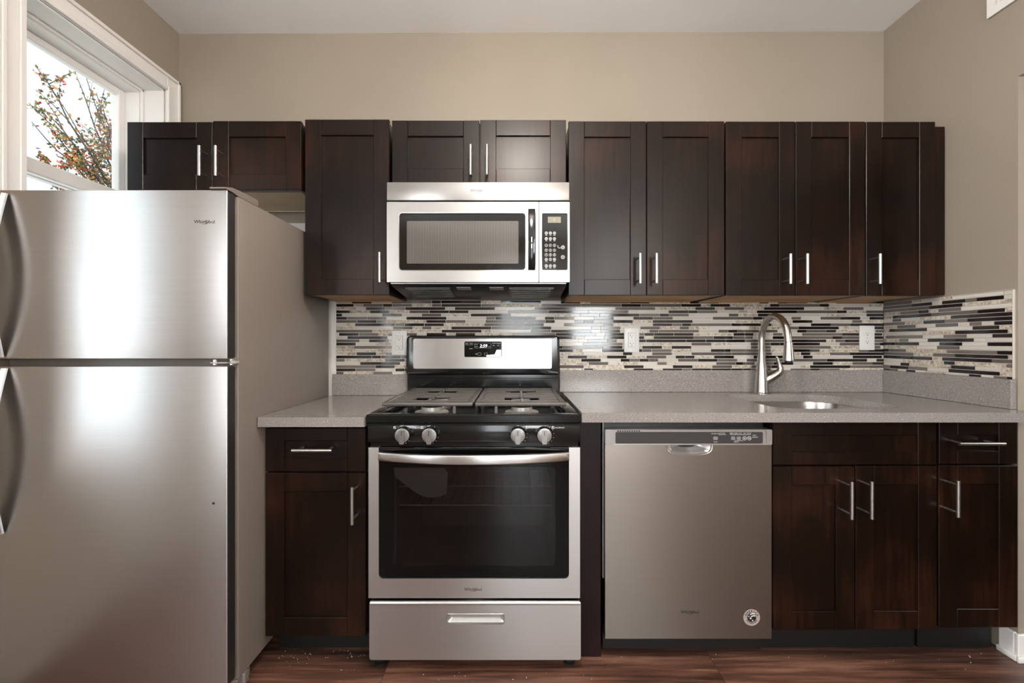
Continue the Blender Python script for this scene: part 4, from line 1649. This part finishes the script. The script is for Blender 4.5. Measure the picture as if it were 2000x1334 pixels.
for px in (1454.5, 1463.5):
    m = MB()
    X, Z = wx(px), wz(856)
    m.plate(circ(X, Z, 0.0072, 18), [circ(X, Z, 0.0058, 18)], Y - 0.0006, Y + 0.0006)
    if px < 1460:
        m.plate([(X - 0.002, Z - 0.003), (X + 0.003, Z), (X - 0.002, Z + 0.003)][::-1], [], Y - 0.0006, Y + 0.0006)
    else:
        m.box(X - 0.002, X + 0.002, Y - 0.0006, Y + 0.0006, Z - 0.002, Z + 0.002)
    m.build('button', M['print'], cf)
m = MB()
for (px, py, s) in ((1393, 847, 'Heavy'), (1400.5, 847, 'Normal'), (1407, 846, '1 Hr'), (1407, 848.6, 'Wash'), (1413.5, 846, 'Soak'), (1413.5, 848.6, '& Rinse'),
                    (1428, 846, 'Heat'), (1428, 848.6, 'Dry'), (1433.5, 846, 'Hi Temp'), (1433.5, 848.6, 'Wash'), (1439.5, 846, 'Sani'), (1439.5, 848.6, 'Rinse'), (1446, 846, '4 Hr'), (1446, 848.6, 'Delay'),
                    (1454.5, 846, 'Start'), (1454.5, 848.6, 'Resume'), (1463, 846, 'Cancel'), (1463, 848.6, 'Drain'),
                    (1397.5, 863, 'Cycles'), (1443, 860.5, 'Control Lock'), (1438, 863.2, 'Options'), (1473.5, 850.3, 'Clean'), (1474.5, 853.8, 'Sanitized')):
    m.text(s, wx(px), Y - 0.0003, wz(py), 0.0056, ext=0.0002)
m.build('control_print', M['print'], cf)
m = MB()
add_logo(m, wx(1347.5), -DP - 0.0005, wz(1195.5), 0.068)
m.build('logo', M['logo'], dd)
# round flag sticker
stx, stz, sr = wx(1468), wz(1206), 0.030
m = MB()
m.plate(circ(stx, stz, sr, 36), [], -DP - 0.0006, -DP - 0.0001, mi=0)
m.plate(circ(stx, stz, 0.0165, 28), [], -DP - 0.0009, -DP - 0.0006, mi=1)
for i, ch in enumerate('AMERICA'):
    a = math.radians(66 - 22 * i)
    m.text(ch, stx - 0.0228 * math.sin(a), -DP - 0.0012, stz + 0.0228 * math.cos(a), 0.0115, mi=1, rot=-a, ext=0.0003)
for i, ch in enumerate('BUILT WITH PRIDE'):
    a = math.radians(-62 + 124 * i / 15)
    m.text(ch, stx + 0.0205 * math.sin(a), -DP - 0.0012, stz - 0.0205 * math.cos(a), 0.0058, mi=1, rot=-a, ext=0.0003)
for s in (-1, 1):
    m.plate(circ(stx + s * 0.0235, stz + 0.0006, 0.0009, 8), [], -DP - 0.0012, -DP - 0.0008, mi=1)
for (v0, bend) in ((0.0085, 0.004), (0.0015, 0.0035)):
    lo = []
    for i in range(9):
        t = i / 8
        lo.append((stx - 0.003 + 0.0165 * t - (0.003 if v0 > 0.005 else 0), v0 + bend * math.sin(PI * t * 0.8)))
    poly = [(u, stz + v) for (u, v) in lo] + [(u, stz + v + 0.0035) for (u, v) in reversed(lo)]
    m.plate(poly, [], -DP - 0.0012, -DP - 0.0009, mi=2)


def star(cx_, cz_, r_):
    return [(cx_ + (r_ if k % 2 == 0 else r_ * .42) * math.sin(PI * k / 5), cz_ + (r_ if k % 2 == 0 else r_ * .42) * math.cos(PI * k / 5)) for k in range(10)]


for (u, v, r_) in ((-0.004, -0.0025, 0.0048), (-0.0105, 0.004, 0.003), (0.003, -0.0105, 0.0035)):
    m.plate(star(stx + u, stz + v, r_), [], -DP - 0.0012, -DP - 0.0009, mi=2)
m.build('round_sticker', [plain('sticker_silver', S(168, 152, 148), 0.4), M['slot'], M['white']], dd)
m = MB()
m.box(xa - 0.0048, xa - 0.0022, -0.60, -0.585, 0.30, 0.872)
m.box(xa - 0.0048, xb - 0.01, -0.598, -0.585, 0.8712, 0.874)
m.build('side_flange', M['silverpl'], root)
m = MB()
m.box(xa + 0.003, xb - 0.006, -0.560, -0.5455, 0.012, 0.092)
m.build('toe_panel', M['toe'], root)
for (x, y) in ((xa + 0.05, -0.50), (xb - 0.05, -0.50), (xa + 0.05, -0.1), (xb - 0.05, -0.1)):
    m = MB()
    m.lathe([(0.016, 0.0), (0.016, 0.004), (0.008, 0.005), (0.008, 0.021)], (x, y, 0.0), 'Z', 10)
    m.build('foot', M['blackst'], root)

# ------------------------------------------------------------------ air register on the right wall
root = thing('air_register', 'white metal air register high on the right wall', 'vent', (XR, -0.70, 2.42))
y1r, y0r = -(CAM_D - 1.75), -0.86
z0r, z1r = 2.422, 2.61
m = MB()
louv = []
k = 0
yy = y1r - 0.03
while yy > y0r + 0.035:
    louv.append([(yy, z0r + 0.03), (yy - 0.008, z0r + 0.03), (yy - 0.008, z1r - 0.03), (yy, z1r - 0.03)])
    yy -= 0.018
m.plate([(y0r, z0r), (y1r, z0r), (y1r, z1r), (y0r, z1r)], [], XR - 0.003, XR - 0.0002, 'YZ', mi=1)
m.plate([(y0r, z0r), (y1r, z0r), (y1r, z1r), (y0r, z1r)], louv, XR - 0.010, XR - 0.003, 'YZ')
m.build('face_plate', [M['trim'], M['slot']], root)
m = MB()
for lv in louv:
    y = lv[0][0]
    m.loft([[(XR - 0.0098, y - 0.0075, z), (XR - 0.0035, y - 0.0005, z), (XR - 0.0035, y - 0.0015, z), (XR - 0.0098, y - 0.008, z)] for z in (z0r + 0.03, z1r - 0.03)])
m.build('louvers', M['trim'], root)

# ------------------------------------------------------------------ ceiling lamp known from its reflection, and a second one added behind for fill


def ceiling_lamp(x, y, z, label):
    root = thing('ceiling_lamp', label, 'lamp', (x, y, 2.7135), 'ceiling lamps')
    m = MB()
    m.lathe([(0.07, 2.712), (0.07, 2.70), (0.012, 2.69), (0.010, z + 0.12), (0.045, z + 0.115), (0.05, z + 0.09)], (x, y, 0), 'Z', 24)
    m.build('lamp_stem', M['nickel'], root)
    m = MB()
    m.lathe([(0.125 * math.sin(PI * k / 14) + 0.002, z - 0.125 * math.cos(PI * k / 14)) for k in range(15)], (x, y, 0), 'Z', 28)
    m.build('lamp_globe', M['lampglow'], root)


ceiling_lamp(0.05, -1.54, 2.38, 'lit warm glass globe lamp hanging nearest the cabinets')
ceiling_lamp(1.25, -3.9, 2.20, 'lit warm glass globe lamp added for fill light near the glazed back door')  # unseen lamp added to brighten the room from behind

# ------------------------------------------------------------------ plaster crumbs along the toe kicks
rg = random.Random(3)
m = MB()
for k in range(80):
    q = rg.random()
    if q < 0.45:
        x, y = rg.uniform(-0.87, -0.55), -0.54 - abs(rg.gauss(0, 0.05)) - 0.004
    elif q < 0.8:
        x, y = rg.uniform(0.33, 1.8), -0.565 - abs(rg.gauss(0, 0.05)) - 0.004
    else:
        x, y = rg.uniform(-0.6, 0.3), -0.665 - abs(rg.gauss(0, 0.03))
    s = rg.uniform(0.0004, 0.0012)
    m.box(x - s, x + s * 1.3, y - s, y + s, 0.0, s * 1.3)
tag(m.build('plaster_crumbs', M['crumb']), 'white plaster crumbs scattered along the toe kicks on the floor', 'debris', None, 'stuff')
